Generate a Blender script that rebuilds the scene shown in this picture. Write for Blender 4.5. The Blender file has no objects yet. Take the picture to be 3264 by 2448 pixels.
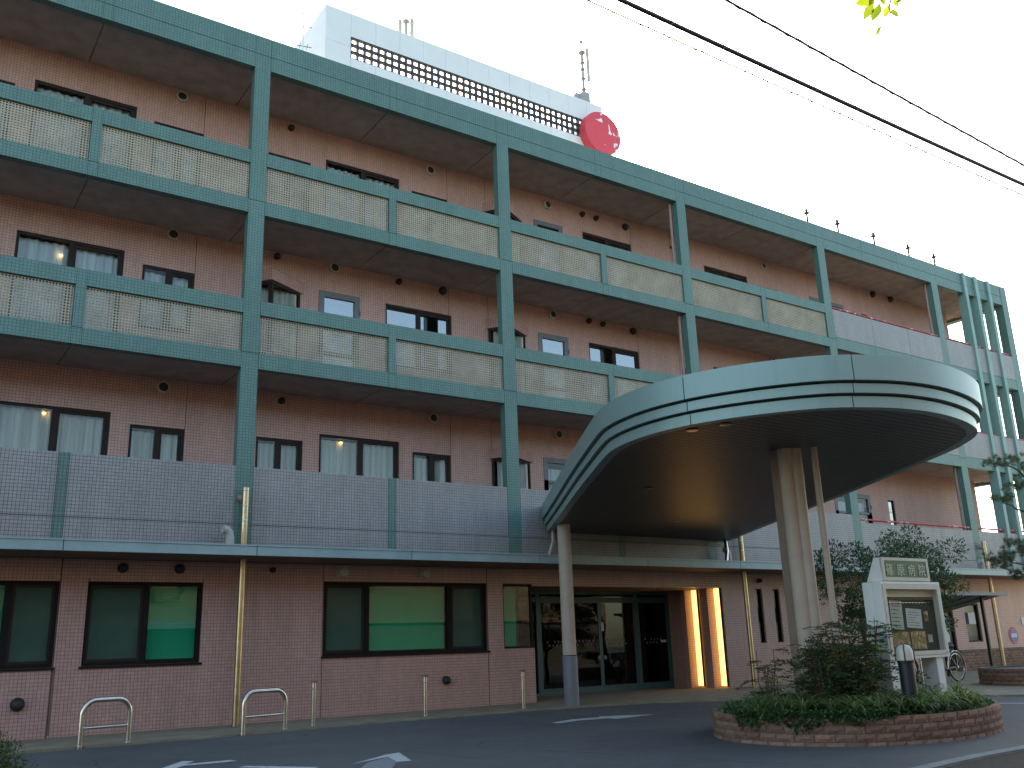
import bpy, math, random
import numpy as np
from mathutils import Vector, Matrix

SC = bpy.context.scene
COL = SC.collection
random.seed(7)
RNG = np.random.default_rng(11)
R = math.radians

# ------------------------------------------------------------------ camera
cam_d = bpy.data.cameras.new('camera')
cam_d.sensor_width = 36.0
cam_d.lens = 32.88
cam_d.clip_start = 0.05
cam_d.clip_end = 2000
cam = bpy.data.objects.new('camera', cam_d)
COL.objects.link(cam)
RT = Vector((0.82717337, -0.56101472, -0.03235267))
UP = Vector((-0.12660413, -0.24214172, 0.96194531))
FW = Vector((0.54749941, 0.79159956, 0.27131997))
m = Matrix.Identity(4)
for i in range(3):
    m[i][0] = RT[i]; m[i][1] = UP[i]; m[i][2] = -FW[i]
m[0][3], m[1][3], m[2][3] = 0, 0, 1.167
cam.matrix_world = m
SC.camera = cam

# ------------------------------------------------------------------ sky, sun, exposure
SUN_AZ, SUN_EL = 41.0, 31.0          # azimuth from +Y towards +X
w = bpy.data.worlds.new('World'); SC.world = w; w.use_nodes = True
nt = w.node_tree
sky = nt.nodes.new('ShaderNodeTexSky'); sky.sky_type = 'NISHITA'; sky.sun_disc = False
sky.sun_elevation = R(SUN_EL); sky.sun_rotation = R(SUN_AZ)
sky.air_density = 1.0; sky.dust_density = 1.6; sky.ozone_density = 1.0
bg = nt.nodes['Background']; bg.inputs[1].default_value = 0.15
nt.links.new(sky.outputs[0], bg.inputs[0])
sl = bpy.data.lights.new('sun', 'SUN'); sl.energy = 3.6; sl.angle = R(0.5); sl.color = (1.0, 0.9, 0.74)
so = bpy.data.objects.new('sun', sl); COL.objects.link(so)
sd = Vector((math.sin(R(SUN_AZ))*math.cos(R(SUN_EL)), math.cos(R(SUN_AZ))*math.cos(R(SUN_EL)), math.sin(R(SUN_EL))))
so.rotation_euler = sd.to_track_quat('Z', 'Y').to_euler(); so.location = (0, 40, 60)
SC.view_settings.view_transform = 'Standard'; SC.view_settings.look = 'None'
SC.view_settings.gamma = 1.0; SC.view_settings.use_curve_mapping = False
SC.view_settings.exposure = 1.85
SC.view_settings.use_white_balance = True; SC.view_settings.white_balance_temperature = 7300; SC.view_settings.white_balance_tint = 2
SC.render.engine = 'CYCLES'
SC.cycles.max_bounces = 6; SC.cycles.diffuse_bounces = 3; SC.cycles.glossy_bounces = 3
SC.cycles.transmission_bounces = 4; SC.cycles.transparent_max_bounces = 12
SC.cycles.caustics_reflective = False; SC.cycles.caustics_refractive = False
SC.cycles.use_denoising = True

# ------------------------------------------------------------------ materials
MATS = {}
def new_mat(name):
    mt = bpy.data.materials.new(name); mt.use_nodes = True
    return mt, mt.node_tree, mt.node_tree.nodes['Principled BSDF']
def N(nt, t, **kw):
    n = nt.nodes.new(t)
    for k, v in kw.items(): setattr(n, k, v)
    return n
def math_n(nt, op, a, b=None, clamp=False):
    n = N(nt, 'ShaderNodeMath', operation=op); n.use_clamp = clamp
    for i, x in enumerate((a, b)):
        if x is None: continue
        if isinstance(x, (int, float)): n.inputs[i].default_value = x
        else: nt.links.new(x, n.inputs[i])
    return n.outputs[0]
def mixc(nt, f, a, b, mode='MIX'):
    n = N(nt, 'ShaderNodeMix', data_type='RGBA', blend_type=mode)
    for sock, x in ((n.inputs[0], f), (n.inputs[6], a), (n.inputs[7], b)):
        if isinstance(x, (int, float)): sock.default_value = x
        elif isinstance(x, tuple): sock.default_value = x if len(x) == 4 else (*x, 1)
        else: nt.links.new(x, sock)
    return n.outputs[2]
def noise(nt, scale, detail=4, rough=0.6, vec=None):
    n = N(nt, 'ShaderNodeTexNoise'); n.inputs['Scale'].default_value = scale
    n.inputs['Detail'].default_value = detail; n.inputs['Roughness'].default_value = rough
    if vec is None:
        g = N(nt, 'ShaderNodeNewGeometry'); vec = g.outputs['Position']
    nt.links.new(vec, n.inputs['Vector'])
    return n.outputs['Fac']
def ramp(nt, f, lo, hi, a=0.0, b=1.0):
    n = N(nt, 'ShaderNodeMapRange'); n.inputs[1].default_value = lo; n.inputs[2].default_value = hi
    n.inputs[3].default_value = a; n.inputs[4].default_value = b
    nt.links.new(f, n.inputs[0]); return n.outputs[0]
def bump(nt, bs, h, strength=0.3, dist=0.01):
    b = N(nt, 'ShaderNodeBump'); b.inputs['Strength'].default_value = strength; b.inputs['Distance'].default_value = dist
    nt.links.new(h, b.inputs['Height']); nt.links.new(b.outputs[0], bs.inputs['Normal'])

def plain(name, col, rough=0.6, metal=0.0, var=0.12, scale=6.0, spec=0.5, grain=0.0, grain_scale=80, transl=0.0):
    """solid colour with soft mottling and optional fine relief"""
    mt, nt, bs = new_mat(name)
    f = noise(nt, scale)
    c = mixc(nt, ramp(nt, f, 0.3, 0.7), tuple(x*(1-var) for x in col), tuple(min(1, x*(1+var)) for x in col))
    nt.links.new(c, bs.inputs['Base Color'])
    bs.inputs['Roughness'].default_value = rough; bs.inputs['Metallic'].default_value = metal
    bs.inputs['Specular IOR Level'].default_value = spec
    if grain: bump(nt, bs, noise(nt, grain_scale, 3), grain, 0.004)
    MATS[name] = mt; return mt

PITCH = 0.0585
def facade_uv(nt):
    g = N(nt, 'ShaderNodeNewGeometry')
    s = N(nt, 'ShaderNodeSeparateXYZ'); nt.links.new(g.outputs['Position'], s.inputs[0])
    n = N(nt, 'ShaderNodeSeparateXYZ'); nt.links.new(g.outputs['True Normal'], n.inputs[0])
    nx = math_n(nt, 'GREATER_THAN', math_n(nt, 'ABSOLUTE', n.outputs[0]), 0.7)
    nz = math_n(nt, 'GREATER_THAN', math_n(nt, 'ABSOLUTE', n.outputs[2]), 0.7)
    def sel(f, a, b):
        m_ = N(nt, 'ShaderNodeMix', data_type='FLOAT'); nt.links.new(f, m_.inputs[0]); nt.links.new(a, m_.inputs[2]); nt.links.new(b, m_.inputs[3]); return m_.outputs[0]
    return sel(nx, s.outputs[0], s.outputs[1]), sel(nz, s.outputs[2], s.outputs[1]), g
def tile_mat(name, col, grout, var=0.06, joint=0.0062, rough=0.38, painted_joint=True, hue=0.02):
    mt, nt, bs = new_mat(name)
    u, v, g = facade_uv(nt)
    uu = math_n(nt, 'DIVIDE', u, PITCH); vv = math_n(nt, 'DIVIDE', v, PITCH)
    cu = math_n(nt, 'FLOOR', uu); cv = math_n(nt, 'FLOOR', vv)
    cid = N(nt, 'ShaderNodeCombineXYZ'); nt.links.new(cu, cid.inputs[0]); nt.links.new(cv, cid.inputs[1])
    wn = N(nt, 'ShaderNodeTexWhiteNoise', noise_dimensions='2D'); nt.links.new(cid.outputs[0], wn.inputs['Vector'])
    hi = (min(1, col[0]*(1+var+hue)), min(1, col[1]*(1+var)), min(1, col[2]*(1+var-hue)))
    lo = (col[0]*(1-var-hue), col[1]*(1-var), col[2]*(1-var+hue))
    c = mixc(nt, wn.outputs['Value'], lo, hi)
    # rain streaks and soiling: long vertical stretched noise
    mp = N(nt, 'ShaderNodeMapping'); mp.inputs['Scale'].default_value = (2.2, 2.2, 0.35); nt.links.new(g.outputs['Position'], mp.inputs[0])
    st = ramp(nt, noise(nt, 1.6, 5, 0.65, mp.outputs[0]), 0.35, 0.75, 1.05, 0.84)
    big = ramp(nt, noise(nt, 0.35, 3), 0.3, 0.7, 0.94, 1.06)
    c = mixc(nt, 1.0, c, math_n(nt, 'MULTIPLY', st, big), 'MULTIPLY')
    if painted_joint:
        fu = math_n(nt, 'FRACT', uu); fv = math_n(nt, 'FRACT', vv)
        def edge(f):
            d = math_n(nt, 'MINIMUM', f, math_n(nt, 'SUBTRACT', 1.0, f))
            return ramp(nt, d, joint/PITCH*0.38, joint/PITCH*0.62, 1, 0)
        j = math_n(nt, 'MAXIMUM', edge(fu), edge(fv))
        c = mixc(nt, j, c, grout)
        nt.links.new(ramp(nt, j, 0, 1, rough, 0.9), bs.inputs['Roughness'])
        inv = math_n(nt, 'SUBTRACT', 1.0, j)
        tilt = math_n(nt, 'MULTIPLY', wn.outputs['Value'], 0.25)
        bump(nt, bs, math_n(nt, 'ADD', inv, tilt), 0.5, 0.003)
    else:
        bs.inputs['Roughness'].default_value = rough
        bump(nt, bs, noise(nt, 40, 2), 0.12, 0.004)
    nt.links.new(c, bs.inputs['Base Color'])
    MATS[name] = mt; return mt

PINK = (0.53, 0.312, 0.278); PINKG = (0.18, 0.112, 0.102)
GREEN = (0.105, 0.205, 0.18); GREENG = (0.04, 0.085, 0.08)
GREY = (0.30, 0.285, 0.285); GREYG = (0.085, 0.09, 0.10)
tile_mat('pink_tile', PINK, PINKG); tile_mat('green_tile', GREEN, GREENG); tile_mat('grey_tile', GREY, GREYG)
tile_mat('pink_tile_face', PINK, PINKG, painted_joint=False); tile_mat('grey_tile_face', GREY, GREYG, painted_joint=False)
tile_mat('green_tile_face', GREEN, GREENG, painted_joint=False)
plain('pink_grout', PINKG, 0.9); plain('grey_grout', GREYG, 0.9); plain('green_grout', GREENG, 0.9)
plain('joint_dark', (0.02, 0.018, 0.018), 0.9)
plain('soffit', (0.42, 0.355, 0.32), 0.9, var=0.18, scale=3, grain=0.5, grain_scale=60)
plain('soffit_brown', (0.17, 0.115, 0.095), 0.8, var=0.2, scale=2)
plain('brown_frame', (0.026, 0.015, 0.015), 0.6, var=0.1, spec=0.25)
plain('black_frame', (0.008, 0.006, 0.006), 0.6, spec=0.2)
plain('grey_frame', (0.13, 0.135, 0.16), 0.4)
plain('teal_frame', (0.05, 0.115, 0.12), 0.4)
plain('lattice', (0.36, 0.31, 0.235), 0.6, var=0.15, scale=3)
plain('white_panel', (0.80, 0.80, 0.79), 0.45, var=0.03, scale=1.5)
plain('dark_grille', (0.03, 0.032, 0.045), 0.5)
plain('fin_paint', (0.20, 0.34, 0.31), 0.5, var=0.1, scale=2)
plain('red_rail', (0.42, 0.02, 0.035), 0.35, var=0.2, scale=20)
plain('fascia', (0.27, 0.355, 0.365), 0.4, var=0.1, scale=3)
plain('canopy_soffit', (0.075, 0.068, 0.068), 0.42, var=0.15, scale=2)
plain('beige_paint', (0.46, 0.36, 0.295), 0.6, var=0.08, scale=3, grain=0.2)
plain('brown_paint', (0.22, 0.15, 0.11), 0.6, var=0.1, scale=3)
plain('grey_paint', (0.165, 0.165, 0.19), 0.6, var=0.08)
plain('steel', (0.62, 0.58, 0.52), 0.24, metal=1.0, var=0.12, scale=10)
plain('steel_warm', (0.46, 0.37, 0.25), 0.28, metal=1.0, var=0.15, scale=8)
plain('galv', (0.33, 0.32, 0.30), 0.5, metal=0.4)
plain('vent_white', (0.50, 0.46, 0.41), 0.5); plain('vent_dark', (0.02, 0.02, 0.022), 0.6)
plain('pvc', (0.40, 0.38, 0.36), 0.5); plain('pipe_brown', (0.30, 0.20, 0.17), 0.5)
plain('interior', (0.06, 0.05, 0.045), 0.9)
plain('interior_floor', (0.09, 0.07, 0.055), 0.5)
plain('concrete', (0.235, 0.195, 0.135), 0.9, var=0.25, scale=2.5, grain=0.5, grain_scale=120)
plain('kerb', (0.20, 0.205, 0.20), 0.9, var=0.2, scale=5, grain=0.5)
plain('soil', (0.045, 0.030, 0.020), 1.0, var=0.5, scale=25, grain=1.0, grain_scale=40)
plain('sign_white', (0.76, 0.76, 0.74), 0.4, var=0.04)
plain('sign_cream', (0.62, 0.575, 0.50), 0.45, var=0.05)
plain('sign_green', (0.02, 0.12, 0.055), 0.4, var=0.1)
plain('board_green', (0.012, 0.030, 0.024), 0.8, var=0.1)
plain('gold', (0.66, 0.60, 0.46), 0.5)
plain('paper', (0.62, 0.61, 0.60), 0.8, var=0.05); plain('paper_tint', (0.48, 0.52, 0.42), 0.8, var=0.1)
plain('ink', (0.10, 0.10, 0.11), 0.8); plain('ink_pink', (0.5, 0.10, 0.22), 0.8)
plain('navy_metal', (0.016, 0.018, 0.028), 0.45); plain('black_metal', (0.012, 0.012, 0.014), 0.5)
plain('lamp_glass', (0.62, 0.58, 0.49), 0.25, var=0.05)
plain('cable', (0.018, 0.018, 0.026), 0.5); plain('rubber', (0.012, 0.012, 0.012), 0.7)
plain('bark', (0.09, 0.065, 0.045), 0.95, var=0.35, scale=14, grain=0.9, grain_scale=30)
plain('stem_red', (0.13, 0.06, 0.035), 0.8)
plain('sign_blue', (0.02, 0.10, 0.42), 0.4); plain('sign_red', (0.48, 0.03, 0.03), 0.4)
plain('paint_white', (0.60, 0.61, 0.60), 0.7, var=0.1)
plain('shelter_roof', (0.03, 0.033, 0.04), 0.4); plain('tan_wall', (0.165, 0.125, 0.08), 0.8, var=0.1)
plain('house_dark', (0.05, 0.04, 0.035), 0.7); plain('awning_blue', (0.12, 0.16, 0.32), 0.6)
plain('bike_paint', (0.10, 0.10, 0.13), 0.3, metal=0.3)

def road_mat():
    mt, nt, bs = new_mat('asphalt')
    f1 = noise(nt, 0.5, 5); f2 = noise(nt, 160, 2, 0.8); f3 = noise(nt, 6, 4)
    c = mixc(nt, ramp(nt, f1, 0.35, 0.65), (0.062, 0.064, 0.067), (0.10, 0.102, 0.104))
    c = mixc(nt, ramp(nt, f2, 0.3, 0.75, 0, 0.5), c, (0.10, 0.10, 0.10))
    c = mixc(nt, ramp(nt, f3, 0.45, 0.8, 0, 0.35), c, (0.03, 0.03, 0.034))
    g = N(nt, 'ShaderNodeNewGeometry'); vo = N(nt, 'ShaderNodeTexVoronoi', feature='DISTANCE_TO_EDGE'); vo.inputs['Scale'].default_value = 0.33
    wob = N(nt, 'ShaderNodeTexNoise'); wob.inputs['Scale'].default_value = 2.5; wob.inputs['Detail'].default_value = 5; nt.links.new(g.outputs['Position'], wob.inputs['Vector'])
    nt.links.new(mixc(nt, 0.12, g.outputs['Position'], wob.outputs['Color'], 'ADD'), vo.inputs['Vector'])
    ck = math_n(nt, 'MULTIPLY', ramp(nt, vo.outputs['Distance'], 0.0015, 0.0045, 1, 0), ramp(nt, noise(nt, 0.45, 2), 0.48, 0.56))
    c = mixc(nt, math_n(nt, 'MULTIPLY', ck, 0.75), c, (0.016, 0.016, 0.018))
    pt = ramp(nt, noise(nt, 0.22, 2, 0.4), 0.54, 0.56, 0, 0.28)
    c = mixc(nt, pt, c, (0.11, 0.11, 0.108))
    nt.links.new(c, bs.inputs['Base Color']); bs.inputs['Roughness'].default_value = 0.85
    bump(nt, bs, f2, 0.6, 0.006); MATS['asphalt'] = mt
road_mat()
def worn_paint():
    mt, nt, bs = new_mat('road_paint')
    f = noise(nt, 30, 6, 0.75)
    c = mixc(nt, ramp(nt, f, 0.44, 0.6), (0.55, 0.56, 0.56), (0.30, 0.31, 0.32))
    nt.links.new(c, bs.inputs['Base Color']); bs.inputs['Roughness'].default_value = 0.8
    bump(nt, bs, noise(nt, 160, 2, 0.8), 0.5, 0.005); MATS['road_paint'] = mt
    mt2, nt, bs = new_mat('road_paint_worn')
    f = noise(nt, 45, 6, 0.8)
    c = mixc(nt, ramp(nt, f, 0.40, 0.58), (0.30, 0.31, 0.33), (0.13, 0.135, 0.14))
    nt.links.new(c, bs.inputs['Base Color']); bs.inputs['Roughness'].default_value = 0.8; MATS['road_paint_worn'] = mt2
worn_paint()
def canopy_metal():
    mt, nt, bs = new_mat('canopy_metal')
    g = N(nt, 'ShaderNodeNewGeometry'); mp = N(nt, 'ShaderNodeMapping'); mp.inputs['Scale'].default_value = (3, 3, 0.25)
    nt.links.new(g.outputs['Position'], mp.inputs[0])
    st = noise(nt, 1.8, 5, 0.6, mp.outputs[0])
    c = mixc(nt, ramp(nt, st, 0.55, 0.8, 0, 0.45), (0.255, 0.355, 0.34), (0.15, 0.24, 0.225))
    nt.links.new(c, bs.inputs['Base Color']); bs.inputs['Roughness'].default_value = 0.42; bs.inputs['Metallic'].default_value = 0.25
    bump(nt, bs, noise(nt, 90, 2), 0.05, 0.003); MATS['canopy_metal'] = mt
canopy_metal()
def brick_mat():
    mt, nt, bs = new_mat('brick')
    oi = N(nt, 'ShaderNodeObjectInfo')
    base = mixc(nt, oi.outputs['Random'], (0.20, 0.10, 0.068), (0.36, 0.20, 0.135))
    f = noise(nt, 26, 6, 0.7)
    c = mixc(nt, ramp(nt, f, 0.4, 0.7, 0, 0.7), base, (0.13, 0.07, 0.05))
    f2 = noise(nt, 3, 3)
    c = mixc(nt, ramp(nt, f2, 0.5, 0.75, 0, 0.5), c, (0.24, 0.17, 0.125))
    nt.links.new(c, bs.inputs['Base Color']); bs.inputs['Roughness'].default_value = 0.95
    bump(nt, bs, f, 1.0, 0.012); MATS['brick'] = mt
brick_mat(); plain('mortar', (0.15, 0.135, 0.12), 0.95, var=0.2, scale=20)
def rust_rail():
    mt, nt, bs = new_mat('peeling_red')
    f = noise(nt, 5, 5, 0.75)
    c = mixc(nt, ramp(nt, f, 0.55, 0.6), (0.40, 0.018, 0.035), (0.62, 0.55, 0.55))
    nt.links.new(c, bs.inputs['Base Color']); bs.inputs['Roughness'].default_value = 0.4; MATS['peeling_red'] = mt
    mt, nt, bs = new_mat('sign_disc_red')
    f = noise(nt, 1.7, 3, 0.5); f2 = noise(nt, 9, 4, 0.7)
    e = math_n(nt, 'ADD', f, math_n(nt, 'MULTIPLY', f2, 0.18))
    c = mixc(nt, ramp(nt, e, 0.82, 0.83), mixc(nt, ramp(nt, f2, 0.3, 0.7), (0.66, 0.045, 0.07), (0.74, 0.06, 0.085)), (0.78, 0.74, 0.74))
    nt.links.new(c, bs.inputs['Base Color']); bs.inputs['Roughness'].default_value = 0.45; MATS['sign_disc_red'] = mt
rust_rail()
def glass_mat(name, tint, ior=1.6, rough=0.0, base=0.0):
    mt = bpy.data.materials.new(name); mt.use_nodes = True; nt = mt.node_tree
    nt.nodes.remove(nt.nodes['Principled BSDF']); out = nt.nodes['Material Output']
    t = N(nt, 'ShaderNodeBsdfTransparent'); t.inputs[0].default_value = (*tint, 1)
    g = N(nt, 'ShaderNodeBsdfGlossy'); g.inputs['Roughness'].default_value = rough; g.inputs[0].default_value = (0.95, 0.97, 1, 1)
    fr = N(nt, 'ShaderNodeFresnel'); fr.inputs[0].default_value = ior
    geo = N(nt, 'ShaderNodeNewGeometry')
    fac = math_n(nt, 'MULTIPLY', math_n(nt, 'ADD', fr.outputs[0], base, True), math_n(nt, 'SUBTRACT', 1.0, geo.outputs['Backfacing']))
    mx = N(nt, 'ShaderNodeMixShader'); nt.links.new(fac, mx.inputs[0]); nt.links.new(t.outputs[0], mx.inputs[1]); nt.links.new(g.outputs[0], mx.inputs[2])
    nt.links.new(mx.outputs[0], out.inputs[0]); MATS[name] = mt
glass_mat('glass', (0.82, 0.87, 0.88), 1.5, 0.0, 0.0)
glass_mat('glass_mirror', (0.45, 0.5, 0.55), 1.6, 0.0, 0.26)
glass_mat('glass_door', (0.38, 0.38, 0.38), 1.45, 0.0, 0.0)
glass_mat('glass_clear', (0.95, 0.96, 0.95), 1.22, 0.0, 0.0)
def screen_mat():
    mt = bpy.data.materials.new('insect_screen'); mt.use_nodes = True; nt = mt.node_tree
    nt.nodes.remove(nt.nodes['Principled BSDF']); out = nt.nodes['Material Output']
    t = N(nt, 'ShaderNodeBsdfTransparent'); d = N(nt, 'ShaderNodeBsdfDiffuse'); d.inputs[0].default_value = (0.085, 0.10, 0.085, 1)
    mx = N(nt, 'ShaderNodeMixShader'); mx.inputs[0].default_value = 0.34
    nt.links.new(t.outputs[0], mx.inputs[1]); nt.links.new(d.outputs[0], mx.inputs[2]); nt.links.new(mx.outputs[0], out.inputs[0]); MATS['insect_screen'] = mt
screen_mat()
def cloth(name, a, b):
    mt, nt, bs = new_mat(name)
    g = N(nt, 'ShaderNodeNewGeometry'); mp = N(nt, 'ShaderNodeMapping'); mp.inputs['Scale'].default_value = (9, 9, 0.15); nt.links.new(g.outputs['Position'], mp.inputs[0])
    c = mixc(nt, ramp(nt, noise(nt, 1.0, 3, 0.5, mp.outputs[0]), 0.35, 0.65), a, b)
    nt.links.new(c, bs.inputs['Base Color']); bs.inputs['Roughness'].default_value = 0.9; MATS[name] = mt
cloth('curtain', (0.55, 0.51, 0.46), (0.80, 0.77, 0.72)); cloth('curtain_blue', (0.60, 0.63, 0.68), (0.80, 0.82, 0.86))
plain('blind_green', (0.03, 0.62, 0.30), 0.5, var=0.06, scale=2)
plain('blind_dull', (0.22, 0.66, 0.47), 0.6, var=0.12, scale=2)
def emit(name, col, s):
    mt = bpy.data.materials.new(name); mt.use_nodes = True; nt = mt.node_tree
    nt.nodes.remove(nt.nodes['Principled BSDF']); e = N(nt, 'ShaderNodeEmission'); e.inputs[0].default_value = (*col, 1); e.inputs[1].default_value = s
    nt.links.new(e.outputs[0], nt.nodes['Material Output'].inputs[0]); MATS[name] = mt
emit('tube_light', (1.0, 0.55, 0.16), 1.0); emit('light_spot_glow', (1.0, 0.55, 0.15), 3.0)
def leaf_mat(name, a, b, c2=None, tr=0.35):
    mt, nt, bs = new_mat(name)
    at = N(nt, 'ShaderNodeAttribute', attribute_name='tone')
    c = mixc(nt, at.outputs['Fac'], a, b)
    if c2: c = mixc(nt, ramp(nt, at.outputs['Fac'], 0.9, 0.97), c, c2)
    nt.links.new(c, bs.inputs['Base Color']); bs.inputs['Roughness'].default_value = 0.45
    t = N(nt, 'ShaderNodeBsdfTranslucent'); nt.links.new(mixc(nt, 1.0, c, (1.3, 1.4, 0.5), 'MULTIPLY'), t.inputs[0])
    mx = N(nt, 'ShaderNodeMixShader'); mx.inputs[0].default_value = tr
    nt.links.new(bs.outputs[0], mx.inputs[1]); nt.links.new(t.outputs[0], mx.inputs[2]); nt.links.new(mx.outputs[0], nt.nodes['Material Output'].inputs[0])
    MATS[name] = mt
leaf_mat('leaf_dark', (0.024, 0.048, 0.018), (0.075, 0.12, 0.04), (0.24, 0.24, 0.06))
leaf_mat('leaf_tree', (0.022, 0.05, 0.028), (0.075, 0.125, 0.06))
leaf_mat('leaf_ivy', (0.02, 0.055, 0.02), (0.075, 0.15, 0.045), (0.16, 0.19, 0.05))
leaf_mat('leaf_grass', (0.08, 0.14, 0.045), (0.24, 0.30, 0.13), (0.36, 0.38, 0.23))
leaf_mat('leaf_pine', (0.04, 0.07, 0.035), (0.11, 0.15, 0.07), tr=0.25)
leaf_mat('leaf_yellow', (0.12, 0.16, 0.02), (0.32, 0.32, 0.05), tr=0.5)

# ------------------------------------------------------------------ mesh helpers
class MB:
    def __init__(s): s.v = []; s.f = []; s.n = 0; s.sm = False
    def add(s, vs, fs):
        s.v.extend(vs); s.f.extend([tuple(i+s.n for i in f) for f in fs]); s.n += len(vs); return s
    def box(s, x0, x1, y0, y1, z0, z1):
        return s.add([(x0,y0,z0),(x1,y0,z0),(x1,y1,z0),(x0,y1,z0),(x0,y0,z1),(x1,y0,z1),(x1,y1,z1),(x0,y1,z1)],
                     [(0,3,2,1),(4,5,6,7),(0,1,5,4),(1,2,6,5),(2,3,7,6),(3,0,4,7)])
    def hexa(s, p):   # 8 points, bottom ring then top ring
        return s.add(list(p), [(0,3,2,1),(4,5,6,7),(0,1,5,4),(1,2,6,5),(2,3,7,6),(3,0,4,7)])
    def tube(s, pts, r, n=10, cap=True):
        pts = [Vector(p) for p in pts]; rings = []; base = s.n
        rs = r if isinstance(r, (list, tuple)) else [r]*len(pts)
        prev = None
        for i, p in enumerate(pts):
            t = (pts[min(i+1, len(pts)-1)] - pts[max(i-1, 0)]).normalized()
            if prev is None:
                a = t.orthogonal().normalized()
            else:
                a = (prev - t*prev.dot(t)).normalized()
            prev = a; b = t.cross(a)
            rings.append([p + (a*math.cos(2*math.pi*k/n) + b*math.sin(2*math.pi*k/n))*rs[i] for k in range(n)])
        vs = [tuple(q) for rg in rings for q in rg]; fs = []
        for i in range(len(pts)-1):
            for k in range(n):
                k2 = (k+1) % n
                fs.append((i*n+k, i*n+k2, (i+1)*n+k2, (i+1)*n+k))
        if cap:
            fs.append(tuple(range(n))[::-1]); fs.append(tuple((len(pts)-1)*n+k for k in range(n)))
        s.sm = True
        return s.add(vs, fs)
    def lathe(s, prof, n=20, axis='Z', c=(0,0,0)):
        vs = []; fs = []
        for (r, h) in prof:
            for k in range(n):
                a = 2*math.pi*k/n; p = (r*math.cos(a), r*math.sin(a), h)
                if axis == 'Y': p = (p[0], -p[2], p[1])
                vs.append((p[0]+c[0], p[1]+c[1], p[2]+c[2]))
        for i in range(len(prof)-1):
            for k in range(n):
                k2 = (k+1) % n; fs.append((i*n+k, i*n+k2, (i+1)*n+k2, (i+1)*n+k))
        fs.append(tuple(range(n))[::-1]); fs.append(tuple((len(prof)-1)*n+k for k in range(n)))
        s.sm = True
        return s.add(vs, fs)
    def prism(s, poly, z0, z1):
        n = len(poly); vs = [(x, y, z0) for x, y in poly] + [(x, y, z1) for x, y in poly]
        fs = [tuple(range(n))[::-1], tuple(range(n, 2*n))] + [(i, (i+1) % n, n+(i+1) % n, n+i) for i in range(n)]
        return s.add(vs, fs)
    def grid(s, us, vs, solid, w0, w1, axis='Y'):
        """connected slab on a grid of breakpoints with holes; axis = thickness axis"""
        idx = {}; V = []; F = []
        def vid(i, j, k):
            key = (i, j, k)
            if key not in idx:
                u, v, ww = us[i], vs[j], (w0, w1)[k]
                V.append((u, ww, v) if axis == 'Y' else ((ww, u, v) if axis == 'X' else (u, v, ww))); idx[key] = len(V)-1
            return idx[key]
        nu, nv = len(us)-1, len(vs)-1
        S = [[solid(i, j) for j in range(nv)] for i in range(nu)]
        g = lambda i, j: 0 <= i < nu and 0 <= j < nv and S[i][j]
        for i in range(nu):
            for j in range(nv):
                if not S[i][j]: continue
                F.append((vid(i,j,0), vid(i+1,j,0), vid(i+1,j+1,0), vid(i,j+1,0)))
                F.append((vid(i,j,1), vid(i,j+1,1), vid(i+1,j+1,1), vid(i+1,j,1)))
                if not g(i-1,j): F.append((vid(i,j,0), vid(i,j+1,0), vid(i,j+1,1), vid(i,j,1)))
                if not g(i+1,j): F.append((vid(i+1,j,0), vid(i+1,j,1), vid(i+1,j+1,1), vid(i+1,j+1,0)))
                if not g(i,j-1): F.append((vid(i,j,0), vid(i,j,1), vid(i+1,j,1), vid(i+1,j,0)))
                if not g(i,j+1): F.append((vid(i,j+1,0), vid(i+1,j+1,0), vid(i+1,j+1,1), vid(i,j+1,1)))
        return s.add(V, F)
    def mesh(s, name, mat, smooth=None):
        me = bpy.data.meshes.new(name); me.from_pydata(s.v, [], s.f); me.materials.append(MATS[mat])
        if smooth or (smooth is None and s.sm):
            me.polygons.foreach_set('use_smooth', [True]*len(me.polygons))
            try: me.set_sharp_from_angle(angle=R(38))
            except Exception: pass
        me.update(); return me
    def build(s, name, mat, parent=None, **props):
        return place(name, s.mesh(name, mat), parent, **props)

def place(name, me, parent=None, **props):
    o = bpy.data.objects.new(name, me); COL.objects.link(o)
    if parent is not None: attach(o, parent)
    for k, v in props.items(): o[k] = v
    return o
WLOC = {}
def attach(o, parent):
    o.parent = parent
    o.matrix_parent_inverse = Matrix.Translation(-Vector(WLOC.get(parent.name, (0, 0, 0))))
def thing(name, label, cat, loc=(0, 0, 0), group=None):
    o = bpy.data.objects.new(name, None); COL.objects.link(o); o.location = loc; o.empty_display_size = 0.2
    o['label'] = label; o['category'] = cat
    if group: o['group'] = group
    WLOC[o.name] = tuple(loc); return o
def tag(o, label, cat, group=None):
    o['label'] = label; o['category'] = cat
    if group: o['group'] = group
    return o
def structure(name, mb, mat):
    o = mb.build(name, mat); o['kind'] = 'structure'; return o
def copy_tree(o, parent=None):
    c = o.copy(); COL.objects.link(c)
    if parent is not None: c.parent = parent
    for ch in list(o.children): copy_tree(ch, c)
    return c
def array_mesh(name, V, F, mat, tone=None, nper=4):
    """fast mesh of equal polygons from numpy arrays"""
    me = bpy.data.meshes.new(name); V = np.asarray(V, np.float32); F = np.asarray(F, np.int32)
    me.vertices.add(len(V)); me.vertices.foreach_set('co', V.ravel())
    me.loops.add(F.size); me.loops.foreach_set('vertex_index', F.ravel())
    me.polygons.add(len(F)); me.polygons.foreach_set('loop_start', np.arange(len(F), dtype=np.int32)*F.shape[1])
    me.polygons.foreach_set('loop_total', np.full(len(F), F.shape[1], np.int32))
    me.materials.append(MATS[mat]); me.update(calc_edges=True); me.shade_flat()
    if tone is not None:
        a = me.attributes.new('tone', 'FLOAT', 'POINT'); a.data.foreach_set('value', np.asarray(tone, np.float32))
    return me
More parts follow.
